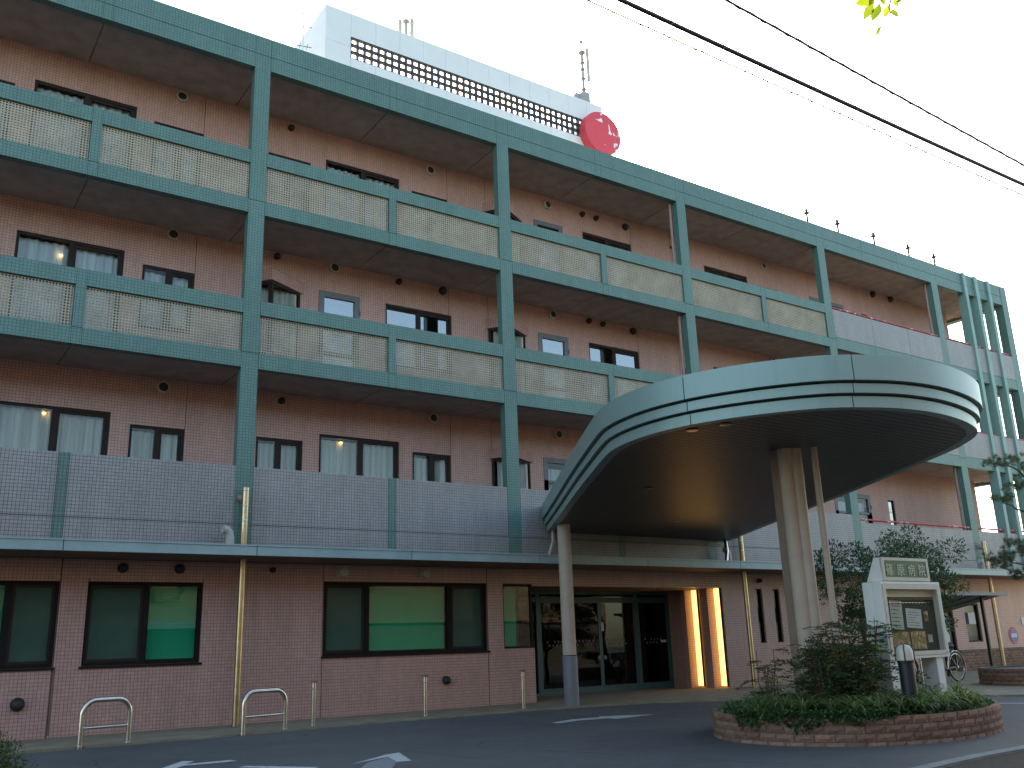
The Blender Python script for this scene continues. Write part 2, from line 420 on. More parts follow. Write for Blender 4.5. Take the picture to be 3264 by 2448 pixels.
def spans(lo, hi, gaps):
    out = [lo]
    for a, b in sorted(gaps): out += [a, b]
    return out + [hi]
def wall_with_openings(name, x0, x1, z0, z1, ops, y0, y1, mat, parent):
    ops = [(max(a, x0), min(b, x1), max(c, z0), min(d, z1)) for a, b, c, d in ops if b > x0+1e-4 and a < x1-1e-4]
    us = sorted(set([x0, x1] + [q for o in ops for q in o[:2]])); vs = sorted(set([z0, z1] + [q for o in ops for q in o[2:]]))
    def solid(i, j):
        u = (us[i]+us[i+1])/2; v = (vs[j]+vs[j+1])/2
        return not any(a < u < b and c < v < d for a, b, c, d in ops)
    return MB().grid(us, vs, solid, y0, y1).build(name, mat, parent)
def tile_mesh(name, x0, x1, z0, z1, ops, yf, mat, depth=0.007, joint=0.0062, skip=None):
    us = np.arange(math.floor(x0/PITCH), math.ceil(x1/PITCH)); vs = np.arange(math.floor(z0/PITCH), math.ceil(z1/PITCH))
    U, Vv = np.meshgrid(us, vs, indexing='ij'); h = joint/2
    a = np.maximum(U*PITCH+h, x0).ravel(); b = np.minimum((U+1)*PITCH-h, x1).ravel()
    c = np.maximum(Vv*PITCH+h, z0).ravel(); d = np.minimum((Vv+1)*PITCH-h, z1).ravel()
    keep = np.ones(len(a), bool)
    for (p, q, r, s_) in ops:
        ov = (b > p) & (a < q) & (d > r) & (c < s_)
        mu = (a+b)/2; mv = (c+d)/2
        inside = ov & (mu > p) & (mu < q) & (mv > r) & (mv < s_); keep &= ~inside
        rest = ov & ~inside
        lft = rest & (mu <= p); b[lft] = np.minimum(b[lft], p)
        rgt = rest & (mu >= q) & ~lft; a[rgt] = np.maximum(a[rgt], q)
        bl = rest & (mv <= r) & ~lft & ~rgt; d[bl] = np.minimum(d[bl], r)
        tp = rest & (mv >= s_) & ~lft & ~rgt; c[tp] = np.maximum(c[tp], s_)
    keep &= (b-a > 0.008) & (d-c > 0.008)
    if skip: keep &= ~skip((a+b)/2, (c+d)/2)
    a, b, c, d = a[keep], b[keep], c[keep], d[keep]; n = len(a)
    yj = yf + RNG.uniform(0, 0.0015, n)
    V = np.empty((n, 8, 3)); y1 = np.full(n, yf+depth)
    for k, (x, y, z) in enumerate(((a,yj,c),(b,yj,c),(b,yj,d),(a,yj,d),(a,y1,c),(b,y1,c),(b,y1,d),(a,y1,d))):
        V[:, k, 0] = x; V[:, k, 1] = y; V[:, k, 2] = z
    F = np.array([(0,1,2,3),(0,4,5,1),(1,5,6,2),(2,6,7,3),(3,7,4,0)])
    F = (F[None] + 8*np.arange(n)[:, None, None]).reshape(-1, 4)
    return array_mesh(name, V.reshape(-1, 3), F, mat)

# ================================================================== SETTING
g = MB(); g.add([(-300,-300,0),(300,-300,0),(300,300,0),(-300,300,0)], [(0,1,2,3)])
structure('road', g, 'asphalt')
APZ = 0.03
ap = MB(); ap.prism([(-12,14.9),(2.2,14.95),(5.2,15.05),(8.1,15.35),(11.2,15.3),(13.4,14.9),(14.3,14.2),(15.6,13.6),(16.9,12.4),(17.8,10.2),(18.7,7.9),(19.6,5.0),(60,5.0),(60,17.6),(17.9,17.6),(17.6,19.6),(12.0,19.6),(12.0,17.45),(-12,17.45)], -0.05, APZ)
structure('pavement', ap, 'concrete')
# kerb and planted bed at the near right corner
kb = [(7.3,5.02),(8.39,5.15),(9.45,5.19),(11,5.05),(13,4.7),(16,4.0)]
kbm = MB()
outer = kb; inner = [(x+0.02, y-0.13) for x, y in kb]
kbm.prism(outer + inner[::-1], -0.05, 0.11)
structure('kerb', kbm, 'kerb')
sb = MB(); sb.prism(inner + [(16,-1),(7.5,1.5)], -0.05, 0.085); structure('soil_bed', sb, 'soil')

# ================================================================== HOSPITAL BUILDING
YF, YR, YW = 16.82, 18.60, 17.20
Z = dict(roof=13.756, tb=12.989, p3=11.051, r3=10.761, l3=9.968, b3=9.673, p2=7.842, r2=7.544, l2=6.770, b2=6.459, p1=4.552)
hosp = thing('hospital_building', 'four storey pink tiled hospital with green balcony frames and a white rooftop block', 'building', (14, YW, 0))
COLX = [(-6.58,-6.25),(-0.58,-0.25),(5.41,5.74),(11.42,11.75),(17.40,17.73),(23.44,23.78),(29.59,29.96)]
MIDX = [(-3.57,-3.40),(2.43,2.60),(8.52,8.69),(14.53,14.70),(20.55,20.72)]
XE = 34.62
FINS = [(31.64,31.82),(32.39,32.59),(33.25,33.43)]
CD = 0.185
# columns (cut by thin joints at the storey lines)
for (a, b) in COLX:
    prev = 3.0
    for zt in (3.475, Z['b2']+0.31, Z['l3'], 13.325, Z['roof']):
        MB().box(a, b, YF, YF+CD, prev, zt-0.012 if zt != Z['roof'] else zt).build('column', 'green_tile', hosp)
        prev = zt
for (a, b) in FINS:
    MB().box(a, b, YF-0.06, YF+0.24, 3.0, Z['roof']+0.012).build('fin', 'fin_paint', hosp)
MB().box(34.22, XE, YF-0.004, YF+0.3, 3.0, Z['roof']+0.003).build('column', 'green_tile', hosp)
# roof band
def seg_between(stops, lo, hi):
    e = [lo] + [q for s in stops if s[0] >= lo and s[1] <= hi for q in s] + [hi]
    return [(e[i], e[i+1]) for i in range(0, len(e), 2) if e[i+1]-e[i] > 0.05]
allx = sorted(COLX + MIDX)
J = 0.006
for (a, b) in seg_between(allx, -9.0, 34.2):
    parts = [(a, b)]
    if a > 23 and a < 29: parts = [(a, 25.75), (25.75, 27.7), (27.7, b)]
    for (p, q) in parts:
        MB().box(p+J, q-J, YF, YF+CD-0.01, 13.331, Z['roof']).build('roof_band', 'green_tile', hosp)
        MB().box(p+J, q-J, YF, YF+CD-0.01, Z['tb'], 13.319).build('roof_band', 'green_tile', hosp)
for (a, b) in MIDX:
    MB().box(a+J*0, b, YF, YF+CD-0.01, 13.331, Z['roof']).build('roof_band', 'green_tile', hosp)
    MB().box(a, b, YF, YF+CD-0.01, Z['tb'], 13.319).build('roof_band', 'green_tile', hosp)
MB().box(-9, 34.2, YF+0.02, YF+CD-0.014, Z['tb']+0.012, Z['roof']-0.012).build('roof_band_core', 'joint_dark', hosp)
# balcony fronts
def lattice_panel(a, b, z0, z1):
    nx = max(2, round((b-a)/0.0525)); nz = max(2, round((z1-z0)/0.0525)); px = (b-a)/nx; pz = (z1-z0)/nz; hw = 0.0118
    us = []; vs = []
    for i in range(nx+1): us += [a+i*px-hw if i else a, a+i*px+hw if i < nx else b]
    for i in range(nz+1): vs += [z0+i*pz-hw if i else z0, z0+i*pz+hw if i < nz else z1]
    mb = MB(); mb.grid(us, vs, lambda i, j: i % 2 == 0 or j % 2 == 0, YF+0.05, YF+0.072)
    return mb.build('lattice_screen', 'lattice', hosp)
for lv in ('2', '3'):
    p, r_, l, b_ = Z['p'+lv], Z['r'+lv], Z['l'+lv], Z['b'+lv]
    for (a, b) in MIDX:
        MB().box(a, b, YF, YF+CD-0.02, l-0.006, p).build('balcony_post', 'green_tile', hosp)
        MB().box(a+0.001, b-0.001, YF, YF+CD-0.02, b_, l-0.016).build('balcony_post', 'green_tile', hosp)
    for (a, b) in seg_between(allx, -9.0, 23.44):
        MB().box(a+J, b-J, YF, YF+CD-0.01, r_, p).build('balcony_rail', 'green_tile', hosp)
        MB().box(a+J, b-J, YF, YF+CD-0.01, b_, l).build('balcony_beam', 'green_tile', hosp)
        lattice_panel(a+0.012, b-0.012, l+0.01, r_-0.01)
        MB().box(a+J, b-J, YF+0.075, YF+0.16, r_-0.03, r_-0.002).build('rail_lip', 'joint_dark', hosp)
    # solid grey parapets at the east end
    gt = p - 0.10
    for (a, b) in [(23.78,25.75),(25.75,27.7),(27.7,29.59),(29.96,31.64),(31.82,32.39),(32.59,33.25),(33.43,34.22)]:
        MB().box(a+J, b-J, YF, YF+0.16, b_+0.365, gt).build('parapet_panel', 'grey_tile', hosp)
        MB().box(a+J, b-J, YF, YF+CD-0.01, b_, b_+0.353).build('balcony_beam', 'green_tile', hosp)
    MB().box(23.8, 34.2, YF+0.02, YF+0.15, b_+0.02, gt-0.02).build('parapet_core', 'joint_dark', hosp)
# first floor grey parapet with green stripes, laid in single tiles near the viewer
for (a, b) in MIDX:
    if -1 < a < 11.4:
        place('stripe', tile_mesh('stripe', a+J, b-J, 3.489, Z['p1'], [], YF+0.0, 'green_tile_face'), hosp, kind='stuff')
        place('stripe', tile_mesh('stripe', a+J, b-J, 3.0, 3.471, [], YF+0.0, 'green_tile_face'), hosp, kind='stuff')
    else:
        MB().box(a, b, YF, YF+0.15, 3.489, Z['p1']).build('stripe', 'green_tile', hosp)
        MB().box(a, b, YF, YF+0.15, 3.0, 3.471).build('stripe', 'green_tile', hosp)
for (a, b) in seg_between(allx, -9.0, 23.44):
    if -1 < a < 11.4:
        place('parapet_tiles', tile_mesh('parapet_tiles', a+J, b-J, 3.489, Z['p1'], [], YF, 'grey_tile_face'), hosp, kind='stuff')
        place('parapet_tiles', tile_mesh('parapet_tiles', a+J, b-J, 3.0, 3.471, [], YF, 'grey_tile_face'), hosp, kind='stuff')
    else:
        MB().box(a+J, b-J, YF, YF+0.15, 3.489, Z['p1']).build('parapet_panel', 'grey_tile', hosp)
        MB().box(a+J, b-J, YF, YF+0.15, 3.0, 3.471).build('parapet_panel', 'grey_tile', hosp)
MB().box(-9, 23.44, YF+0.006, YF+0.16, 2.99, Z['p1']-0.004).build('parapet_core', 'grey_grout', hosp)
for (a, b) in [(23.78,25.85),(25.85,27.82),(27.82,29.59),(29.96,31.64),(31.82,32.39),(32.59,33.25),(33.43,34.22)]:
    MB().box(a+J, b-J, YF, YF+0.16, 3.385, 4.345).build('parapet_panel', 'grey_tile', hosp)
    MB().box(a+J, b-J, YF, YF+0.16, 3.0, 3.373).build('parapet_panel', 'grey_tile', hosp)
MB().box(23.8, 34.2, YF+0.02, YF+0.15, 3.0, 4.33).build('parapet_core', 'joint_dark', hosp)
# red handrails on the east balconies
def handrail(a, b, z):
    h = MB().tube([(a, YF+0.07, z), (b, YF+0.07, z)], 0.034, 10).build('handrail', 'peeling_red', hosp)
    n = max(2, int((b-a)/2.6)+1)
    for k in range(n):
        x = a+0.06 + (b-a-0.12)*k/(n-1)
        MB().box(x-0.02, x+0.02, YF+0.05, YF+0.09, z-0.12, z-0.02).build('handrail_post', 'red_rail', h)
for z in (11.03, 7.78, 4.45):
    for (a, b) in ((23.80,29.57),(29.98,31.62),(31.84,32.37),(32.61,33.23),(33.45,34.2)): handrail(a, b, z)
# east side frame
for (y, ya) in ((18.1,18.5),(21.4,21.8),(24.6,25.0)):
    MB().box(34.25, XE-0.01, y, ya, 3.0, Z['tb']).build('column', 'green_tile', hosp)
for zb, zt in ((Z['tb'], Z['roof']), (Z['b3'], Z['b3']+0.35), (Z['b2'], Z['b2']+0.35)):
    MB().box(34.3, XE-0.006, YF+0.3, 25.0, zb+0.002, zt-0.004).build('side_beam', 'green_tile', hosp)
for z0, z1 in ((Z['b3']+0.36, 10.95), (Z['b2']+0.36, 7.74), (3.0, 4.345)):
    MB().box(34.42, XE-0.012, YF+0.3, 25.0, z0, z1).build('side_parapet', 'grey_tile', hosp)
# slabs and ceilings
CE = (Z['b2']+0.085, Z['b3']+0.085, Z['tb']+0.085)
FL = (3.50, 6.70, 9.92)
MB().box(-9, XE-0.05, YF+CD, 30, CE[0]+0.03, FL[1]).build('floor_slab', 'soffit', hosp)
MB().box(-9, XE-0.05, YF+CD, 30, CE[1]+0.03, FL[2]).build('floor_slab', 'soffit', hosp)
MB().box(-9, XE-0.05, YF+CD, 30, CE[2]+0.03, 13.5).build('roof_slab', 'soffit', hosp)
jx = [-9.0,-3.5,-0.4,2.5,5.58,8.6,11.58,14.6,17.56,20.63,23.6,26.7,29.8,32.4,34.5]
for c in CE:
    for i in range(len(jx)-1):
        MB().box(jx[i]+0.012, jx[i+1]-0.012, YF+CD+0.002, YR+0.05, c, c+0.028).build('soffit_panel', 'soffit', hosp)
MB().box(-9, XE-0.05, YF+0.17, 30, 2.99, FL[0]).build('floor_slab', 'soffit', hosp)

# ---- windows
def frame(name, x0, x1, z0, z1, y, wd, xs=(), zs=(), mat='brown_frame', depth=0.07, parent=None, mw=0.06):
    us = [x0, x0+wd]
    for x in xs: us += [x-mw/2, x+mw/2]
    us += [x1-wd, x1]
    vs = [z0, z0+wd]
    for z_ in zs: vs += [z_-mw/2, z_+mw/2]
    vs += [z1-wd, z1]
    return MB().grid(us, vs, lambda i, j: i % 2 == 0 or j % 2 == 0, y, y+depth).build(name, mat, parent)
def curtain(x0, x1, z0, z1, y, parent, mat='curtain', per=0.16, amp=0.03):
    n = max(8, int((x1-x0)/0.02)); ph = random.uniform(0, 6); V = []; F = []
    for i in range(n+1):
        x = x0+(x1-x0)*i/n; t = x/per*2*math.pi+ph
        o = amp*(math.sin(t)+0.5*math.sin(t*0.37+1.3)+0.35*math.sin(t*2.1))
        V += [(x, y+o, z0), (x, y+o*0.7, z1)]
    for i in range(n): F.append((2*i, 2*i+2, 2*i+3, 2*i+1))
    mb = MB().add(V, F); mb.sm = True
    return mb.build('curtain', mat, parent)
def sliding_window(x0, x1, z0, z1, mull=None, glass='glass', curt='curtain', cur=((0.02, 0.49), (0.51, 0.98)), y=YR, sash=True, ctop=0.09):
    m_ = mull if mull else (x0+x1)/2
    f = frame('window', x0, x1, z0, z1, y+0.03, 0.055, (m_,), (), 'brown_frame', 0.09, hosp, 0.09)
    for a, b, dy in ((x0+0.05, m_-0.04, 0.045), (m_+0.04, x1-0.05, 0.075)):
        MB().box(a, b, y+dy, y+dy+0.006, z0+0.05, z1-0.05).build('pane', glass, f)
    if sash: frame('sash', m_+0.045, x1-0.056, z0+0.056, z1-0.056, y+0.05, 0.05, (), (), 'brown_frame', 0.03, f)
    for a, b in cur:
        curtain(x0+(x1-x0)*a, x0+(x1-x0)*b, z0+0.05, z1-ctop, y+0.17, f, curt)
    return f
OPS = {0: [], 1: [], 2: []}
for lv in range(3):
    f = FL[lv]; big = (5.755, 9.10, 12.37)[lv]; sm = (5.555, 8.885, 12.155)[lv]
    glz = 'glass' if lv == 0 else 'glass_mirror'; cur = 'curtain' if lv == 0 else 'curtain_blue'
    g2 = 'glass'
    def win(a, b, top, bot, **kw):
        OPS[lv].append((a, b, bot, top)); return sliding_window(a, b, bot, top, **kw)
    win(-4.42, -2.48, big, f+0.06, glass=g2, curt=cur); win(-2.11, -1.08, sm, f+0.85, glass=g2, curt=cur)
    win(0.20, 1.24, sm, f+0.85, glass=g2, curt=cur)
    win(1.58, 3.52, big, f+0.06, glass=g2, curt=cur, ctop=0.06)
    win(3.88, 4.918, sm, f+0.85, glass=g2, curt=cur)
    if lv != 1:
        win(6.37, 7.39, sm, f+0.85, glass=g2, curt='curtain', mull=6.84)
        win(7.76, 9.69, big, f+0.06, glass=g2, curt=cur); win(10.03, 11.05, sm, f+0.85, glass=g2, curt=cur)
    else:
        win(9.33, 11.13, 9.05, f+0.85, glass='glass_mirror', mull=10.2, cur=((0.03, 0.3), (0.86, 0.97)), curt='curtain')
    win(15.43, 17.23, big-0.05, f+0.85, glass='glass_mirror', mull=16.32, cur=((0.6, 0.98),), curt='curtain')
    win(19.0, 19.81, sm-0.06, f+0.85, glass='glass_mirror', curt=cur)
    win(20.19, 22.12, big-0.06, f+0.06, glass='glass_mirror', curt=cur); win(22.48, 23.50, sm-0.05, f+0.85, glass='glass_mirror', curt=cur)
    # narrow slit
    OPS[lv].append((27.93, 28.27, f+0.9, sm-0.05)); s_ = frame('window', 27.93, 28.27, f+0.9, sm-0.05, YR+0.03, 0.045, (), (), 'brown_frame', 0.07, hosp)
    MB().box(27.97, 28.23, YR+0.06, YR+0.066, f+0.94, sm-0.09).build('pane', 'glass_mirror', s_)
    # glazed doors
    def gdoor(a, b, top, dbl=False):
        OPS[lv].append((a, b, f+0.02, top))
        xs = ((a+b)/2,) if dbl else ()
        d = frame('glass_door', a, b, f+0.02, top, YR-0.012, 0.13, xs, (top-0.62, f+0.9), 'grey_frame', 0.09, hosp, 0.07)
        MB().box(a+0.1, b-0.1, YR+0.03, YR+0.036, f+0.1, top-0.1).build('pane', 'glass_mirror' if lv else 'glass', d)
        curtain(a+0.1, b-0.1, f+0.1, top-0.25, YR+0.2, d, 'curtain_blue')
        for zz in (f+0.5, top-0.45): MB().box(b-0.02, b+0.012, YR-0.035, YR-0.013, zz, zz+0.12).build('hinge', 'grey_frame', d)
    gdoor(13.74, 14.72, (5.755, 9.06, 12.30)[lv])
    if lv == 1: gdoor(7.67, 8.67, 9.06)
    gdoor(25.13, 26.95, (5.60, 8.95, 12.23)[lv], True)
    # 30/60 degree bay windows with tiled cornice
    for bx in ((12.15,) if lv != 1 else (12.15, 6.06)):
        ax, ay = bx+0.34, YR-0.5; ex = bx+1.20; c0 = (5.575, 8.88, 12.10)[lv]; c1 = c0+0.25
        OPS[lv].append((bx+0.12, ex-0.12, f+0.55, c0-0.05))
        bw = MB().prism([(bx-0.03, YR+0.0), (ax-0.02, ay-0.03), (ex+0.06, YR+0.0)], c0, c1).build('bay_window', 'pink_tile', hosp)
        MB().prism([(bx+0.03, YR-0.002), (ax+0.01, ay+0.05), (ex-0.02, YR-0.002)], f+0.02, f+0.55).build('bay_base', 'pink_tile', bw)
        def face(p, q, nm):
            dx, dy = q[0]-p[0], q[1]-p[1]; L = math.hypot(dx, dy); ux, uy = dx/L, dy/L
            mb = MB().grid([0, 0.06, L-0.06, L], [f+0.55, f+0.61, c0-0.06, c0], lambda i, j: i != 1 or j != 1, 0, 0.06)
            mb.v = [(p[0]+ux*x-uy*y, p[1]+uy*x+ux*y, z_) for x, y, z_ in mb.v]
            fr = mb.build('bay_frame', 'brown_frame', bw)
            pm = MB().box(0.05, L-0.05, 0.025, 0.03, f+0.6, c0-0.05); pm.v = [(p[0]+ux*x-uy*y, p[1]+uy*x+ux*y, z_) for x, y, z_ in pm.v]
            pm.build('pane', 'glass', bw)
        face((bx+0.04, YR-0.01), (ax+0.0, ay+0.06), 'l'); face((ax+0.02, ay+0.04), (ex-0.03, YR-0.01), 'r')
        curtain(bx+0.15, ex-0.15, f+0.55, c0-0.04, YR-0.07, bw, 'curtain', 0.12, 0.02)
# rear walls in lengths between movement joints
JX = [-9.0, -1.07, 4.918, 11.05 , 12.2, 17.23, 18.8, 23.52, 25.13, 33.4]
for lv in range(3):
    for i in range(len(JX)-1):
        a, b = JX[i]+0.006, JX[i+1]-0.006
        wall_with_openings('wall', a, b, FL[lv]-0.02, CE[lv]+0.01, OPS[lv], YR, YR+0.16, 'pink_tile', hosp)
    us = []; 
    wall_with_openings('wall_core', -9, 33.38, FL[lv]-0.02, CE[lv]+0.01, [(a-0.02, b+0.02, c-0.02, d+0.02) for a, b, c, d in OPS[lv]], YR+0.165, YR+0.2, 'joint_dark', hosp)
MB().box(33.2, 33.39, YR+0.162, 30, 3.0, Z['tb']+0.07).build('wall', 'pink_tile', hosp)
MB().box(-9, 33.2, 29.8, 30, 0, Z['tb']+0.07).build('wall', 'pink_tile', hosp)
MB().box(-9.2, -9.0, YF, 30, 0, 13.7).build('wall', 'pink_tile', hosp)
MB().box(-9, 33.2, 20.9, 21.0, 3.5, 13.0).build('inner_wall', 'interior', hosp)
# vents
def vent(x, z_, r, white, y=YR):
    if white:
        v = MB().lathe([(r, 0), (r, 0.05), (r*0.94, 0.07), (r*0.76, 0.075), (r*0.74, 0.02)], 24, 'Y', (x, y, z_)).build('vent', 'vent_white', hosp)
        MB().lathe([(r*0.73, 0.021), (r*0.73, 0.045), (r*0.5, 0.05)], 20, 'Y', (x, y, z_)).build('vent_grille', 'vent_dark', v)
    else:
        v = MB().lathe([(r, 0), (r, 0.04), (r*0.9, 0.08), (r*0.55, 0.12), (r*0.2, 0.13)], 20, 'Y', (x, y, z_)).build('vent', 'vent_dark', hosp)
for x, z_ in ((4.40,12.90),(4.42,9.65),(4.44,6.36),(10.55,12.84),(8.02,9.66),(10.57,6.40),(14.23,12.82),(14.23,9.63),(14.23,6.37),(22.93,12.85),(22.9,9.6)): vent(x, z_, 0.125, True)
for x, z_, r in ((6.88,12.91,.075),(15.44,12.84,.075),(15.94,12.84,.075),(17.03,12.83,.1),(28.74,12.97,.11),(29.79,12.98,.11),(6.66,9.65,.075),(9.67,9.65,.075),(10.88,9.65,.1),(15.46,9.66,.075),(15.95,9.65,.075),(17.05,9.63,.1),(6.88,6.38,.075),(18.85,12.6,.05)): vent(x, z_, r, False)
for x, z_ in ((2.39,8.79),(2.39,5.62),(8.32,5.62)):  # added glowing discs in front of the curtains, imitating lamp light spots on them
    MB().lathe([(0.012, 0), (0.032, 0.008), (0.032, 0.02), (0.012, 0.03)], 10, 'Z', (x, YR+0.135, z_)).build('curtain_light_spot', 'light_spot_glow', hosp)
# rain pipes tucked behind the columns
for x in (17.36, 29.56):
    MB().tube([(x, YF+CD+0.05, 3.5), (x, YF+CD+0.05, 13.0)], 0.045, 10).build('rain_pipe', 'pipe_brown', hosp)

# ---- ground floor
GW = [(-2.5,-0.4,1.10,2.47),(0.62,2.70,1.10,2.47),(3.13,5.05,1.10,2.47),(7.35,11.06,1.125,2.51),(11.48,12.26,1.15,2.50)]
SL = [(19.46,19.70,1.08,2.45),(20.13,20.38,1.08,2.45),(29.05,29.88,0.87,2.05),(25.3,26.4,0.9,2.05),(27.5,28.4,0.05,2.0)]
SOF = 2.83
PICK = lambda x, z_: (x > 1.85) & (x < 2.87) & (z_ < 1.03) & (z_ > 0.03)
segs = [(-9, 2.71), (2.71, 7.335), (7.335, 11.07), (11.07, 12.26)]
for a, b in segs:
    wall_with_openings('wall', a+0.004, b-0.004, 0, SOF+0.01, GW, YW+0.006, YW+0.2, 'pink_grout', hosp)
    me = tile_mesh('wall_tiles', a+0.008, b-(0.008 if b < 12 else 0.0), 0.0, SOF, GW, YW, 'pink_tile_face', skip=PICK)
    place('wall_tiles', me, hosp, kind='stuff')
MB().box(-9, 12.2, YW+0.17, YW+0.21, 0, 1.0).build('wall_core', 'joint_dark', hosp)
h = PITCH-0.0062
tb = MB().box(-h/2, h/2, 0, 0.007, -h/2, h/2); tme = tb.mesh('wall_tile', 'pink_tile_face')
for i in range(math.floor(1.80/PITCH), math.ceil(2.95/PITCH)):
    for j in range(0, 19):
        x, z_ = (i+0.5)*PITCH, (j+0.5)*PITCH
        if PICK(np.array(x), np.array(z_)) and not (abs(x-2.71) < 0.028):
            o = place('wall_tile', tme, None); o.location = (x, YW+random.uniform(0, 0.0015), z_); o.parent = hosp
            o.matrix_parent_inverse = Matrix.Translation(-Vector(WLOC[hosp.name]))
# lintel over the entrance, right wing
wall_with_openings('wall', 12.26, 18.2, 2.47, SOF+0.01, [], YW, YW+0.2, 'pink_tile', hosp)
wall_with_openings('wall', 18.2, 34.4, 0, SOF+0.01, SL, YW, YW+0.2, 'pink_tile', hosp)
MB().box(12.08, 12.26, YW+0.21, 18.95, 0, 1.15).build('wall', 'pink_tile', hosp)
MB().hexa([(18.2,YW+0.201,0),(18.4,YW+0.201,0),(18.3,19.1,0),(18.0,19.1,0),(18.2,YW+0.201,SOF),(18.4,YW+0.201,SOF),(18.3,19.1,SOF),(18.0,19.1,SOF)]).build('wall', 'pink_tile', hosp)
MB().box(12.26, 18.2, YW+0.2, 19.2, 2.475, 2.6).build('entrance_ceiling', 'soffit_brown', hosp)
# ground floor windows
def ground_window(x0, x1, z0, z1, mulls, blinds, fr=0.06):
    f = frame('window', x0, x1, z0, z1, YW+0.05, fr, mulls, (), 'black_frame', 0.1, hosp, 0.10)
    MB().box(x0-0.035, x1+0.035, YW-0.04, YW+0.05, z0-0.035, z0-0.001).build('window_sill', 'black_frame', f)
    ed = [x0] + list(mulls) + [x1]
    for k in range(len(ed)-1):
        a = ed[k]+0.05; b = ed[k+1]-0.05
        MB().box(a, b, YW+0.10, YW+0.106, z0+fr, z1-fr).build('pane', 'glass', f)
        kind = blinds[k]
        mb = MB(); n = int((z1-z0-0.14)/0.025)
        for s in range(n):
            zc = z0+0.08+s*0.025
            mb.add([(a, YW+0.20, zc), (b, YW+0.20, zc), (b, YW+0.213, zc+0.0235), (a, YW+0.213, zc+0.0235)], [(0,1,2,3)])
        mb.build('blind', 'blind_green' if kind == 'g' else 'blind_dull', f, kind='stuff')
        if kind == 's':
            frame('screen_frame', a, b, z0+fr+0.002, z1-fr-0.002, YW+0.07, 0.045, (), (), 'brown_frame', 0.02, f)
            MB().box(a+0.04, b-0.04, YW+0.078, YW+0.080, z0+fr+0.03, z1-fr-0.03).build('insect_screen', 'insect_screen', f)
    return f
ground_window(-2.5, -0.4, 1.10, 2.47, (-1.45,), 'sg')
ground_window(0.62, 2.70, 1.10, 2.47, (1.97,), 'gs'); ground_window(3.13, 5.05, 1.10, 2.47, (4.10,), 'sg')
ground_window(7.35, 11.06, 1.125, 2.51, (8.28, 10.16), 'sgs')
cw = frame('window', 11.48, 12.26, 1.15, 2.50, YW+0.05, 0.04, (), (), 'black_frame', 0.06, hosp)
MB().box(11.52, 12.24, YW+0.08, YW+0.088, 1.19, 2.46).build('pane', 'glass', cw)
mb = MB()
for s in range(50):
    zc = 1.2+s*0.025; mb.add([(11.5, YW+0.2, zc), (11.93, YW+0.2, zc), (11.93, YW+0.213, zc+0.0235), (11.5, YW+0.213, zc+0.0235)], [(0,1,2,3)])
mb.build('blind', 'blind_green', cw, kind='stuff')
for (a, b, c, d) in SL[:2]:
    f = frame('window', a, b, c, d, YW+0.05, 0.035, (), (), 'black_frame', 0.08, hosp); MB().box(a+0.03, b-0.03, YW+0.09, YW+0.096, c+0.03, d-0.03).build('pane', 'glass_door', f)
for (a, b, c, d) in SL[2:]:
    f = frame('window', a, b, c, d, YW+0.04, 0.05, (), (), 'brown_frame', 0.08, hosp); MB().box(a+0.04, b-0.04, YW+0.08, YW+0.086, c+0.04, d-0.04).build('pane', 'glass', f)
    MB().box(a+0.02, b-0.02, YW+0.2, YW+0.21, c, d).build('blind', 'grey_frame', f)
# interior of the ground floor
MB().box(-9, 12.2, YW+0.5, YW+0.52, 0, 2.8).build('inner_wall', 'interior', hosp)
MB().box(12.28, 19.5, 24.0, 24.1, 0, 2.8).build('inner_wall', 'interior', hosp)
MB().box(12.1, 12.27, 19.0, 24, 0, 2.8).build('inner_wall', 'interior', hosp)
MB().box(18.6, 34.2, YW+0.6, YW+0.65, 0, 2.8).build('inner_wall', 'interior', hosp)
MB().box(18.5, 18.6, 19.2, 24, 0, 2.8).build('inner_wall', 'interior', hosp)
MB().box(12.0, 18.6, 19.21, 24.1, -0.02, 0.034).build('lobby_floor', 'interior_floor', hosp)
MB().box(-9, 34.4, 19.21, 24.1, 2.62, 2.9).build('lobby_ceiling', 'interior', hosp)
# entrance doors
YD = 19.0
dr = frame('entrance_screen', 12.3, 18.02, 0.03, 2.474, YD, 0.07, (13.68, 16.85), (2.28,), 'teal_frame', 0.12, hosp, 0.11)
MB().box(12.36, 13.64, YD+0.05, YD+0.058, 0.1, 2.26).build('pane', 'glass_door', dr)
MB().box(12.36, 17.98, YD+0.05, YD+0.058, 2.31, 2.43).build('transom_pane', 'glass_door', dr)
for a, b in ((13.735,15.62),(15.625,16.795),(16.905,17.95)):
    d = frame('glass_door', a, b, 0.035, 2.25, YD+0.02, 0.05, (), (), 'teal_frame', 0.045, hosp)
    MB().box(a+0.045, b-0.045, YD+0.035, YD+0.043, 0.16, 2.21).build('pane', 'glass_door', d)
    MB().box(a+0.05, b-0.05, YD+0.018, YD+0.065, 0.085, 0.19).build('bottom_rail', 'teal_frame', d)
    n = int((b-a-0.3)/0.11); mb = MB()
    for k in range(n):
        for r_ in range(2):
            if (k*7+r_*3) % 5 == 0: continue
            x = a+0.15+k*0.11+r_*0.05; z_ = 1.16+r_*0.09
            mb.add([(x, YD+0.0335, z_), (x+0.04, YD+0.0335, z_), (x+0.04, YD+0.0335, z_+0.045), (x, YD+0.0335, z_+0.045)], [(0,1,2,3)])
    mb.build('safety_dots', 'grey_paint', d, kind='stuff')
for x in (15.53, 15.71): MB().lathe([(0.055, 0), (0.055, 0.03), (0.045, 0.04)], 16, 'Y', (x, YD+0.02, 0.86)).build('door_pull', 'grey_paint', hosp)
MB().box(15.66, 15.74, YD+0.015, YD+0.033, 1.5, 1.72).build('notice_sticker', 'paper', hosp)
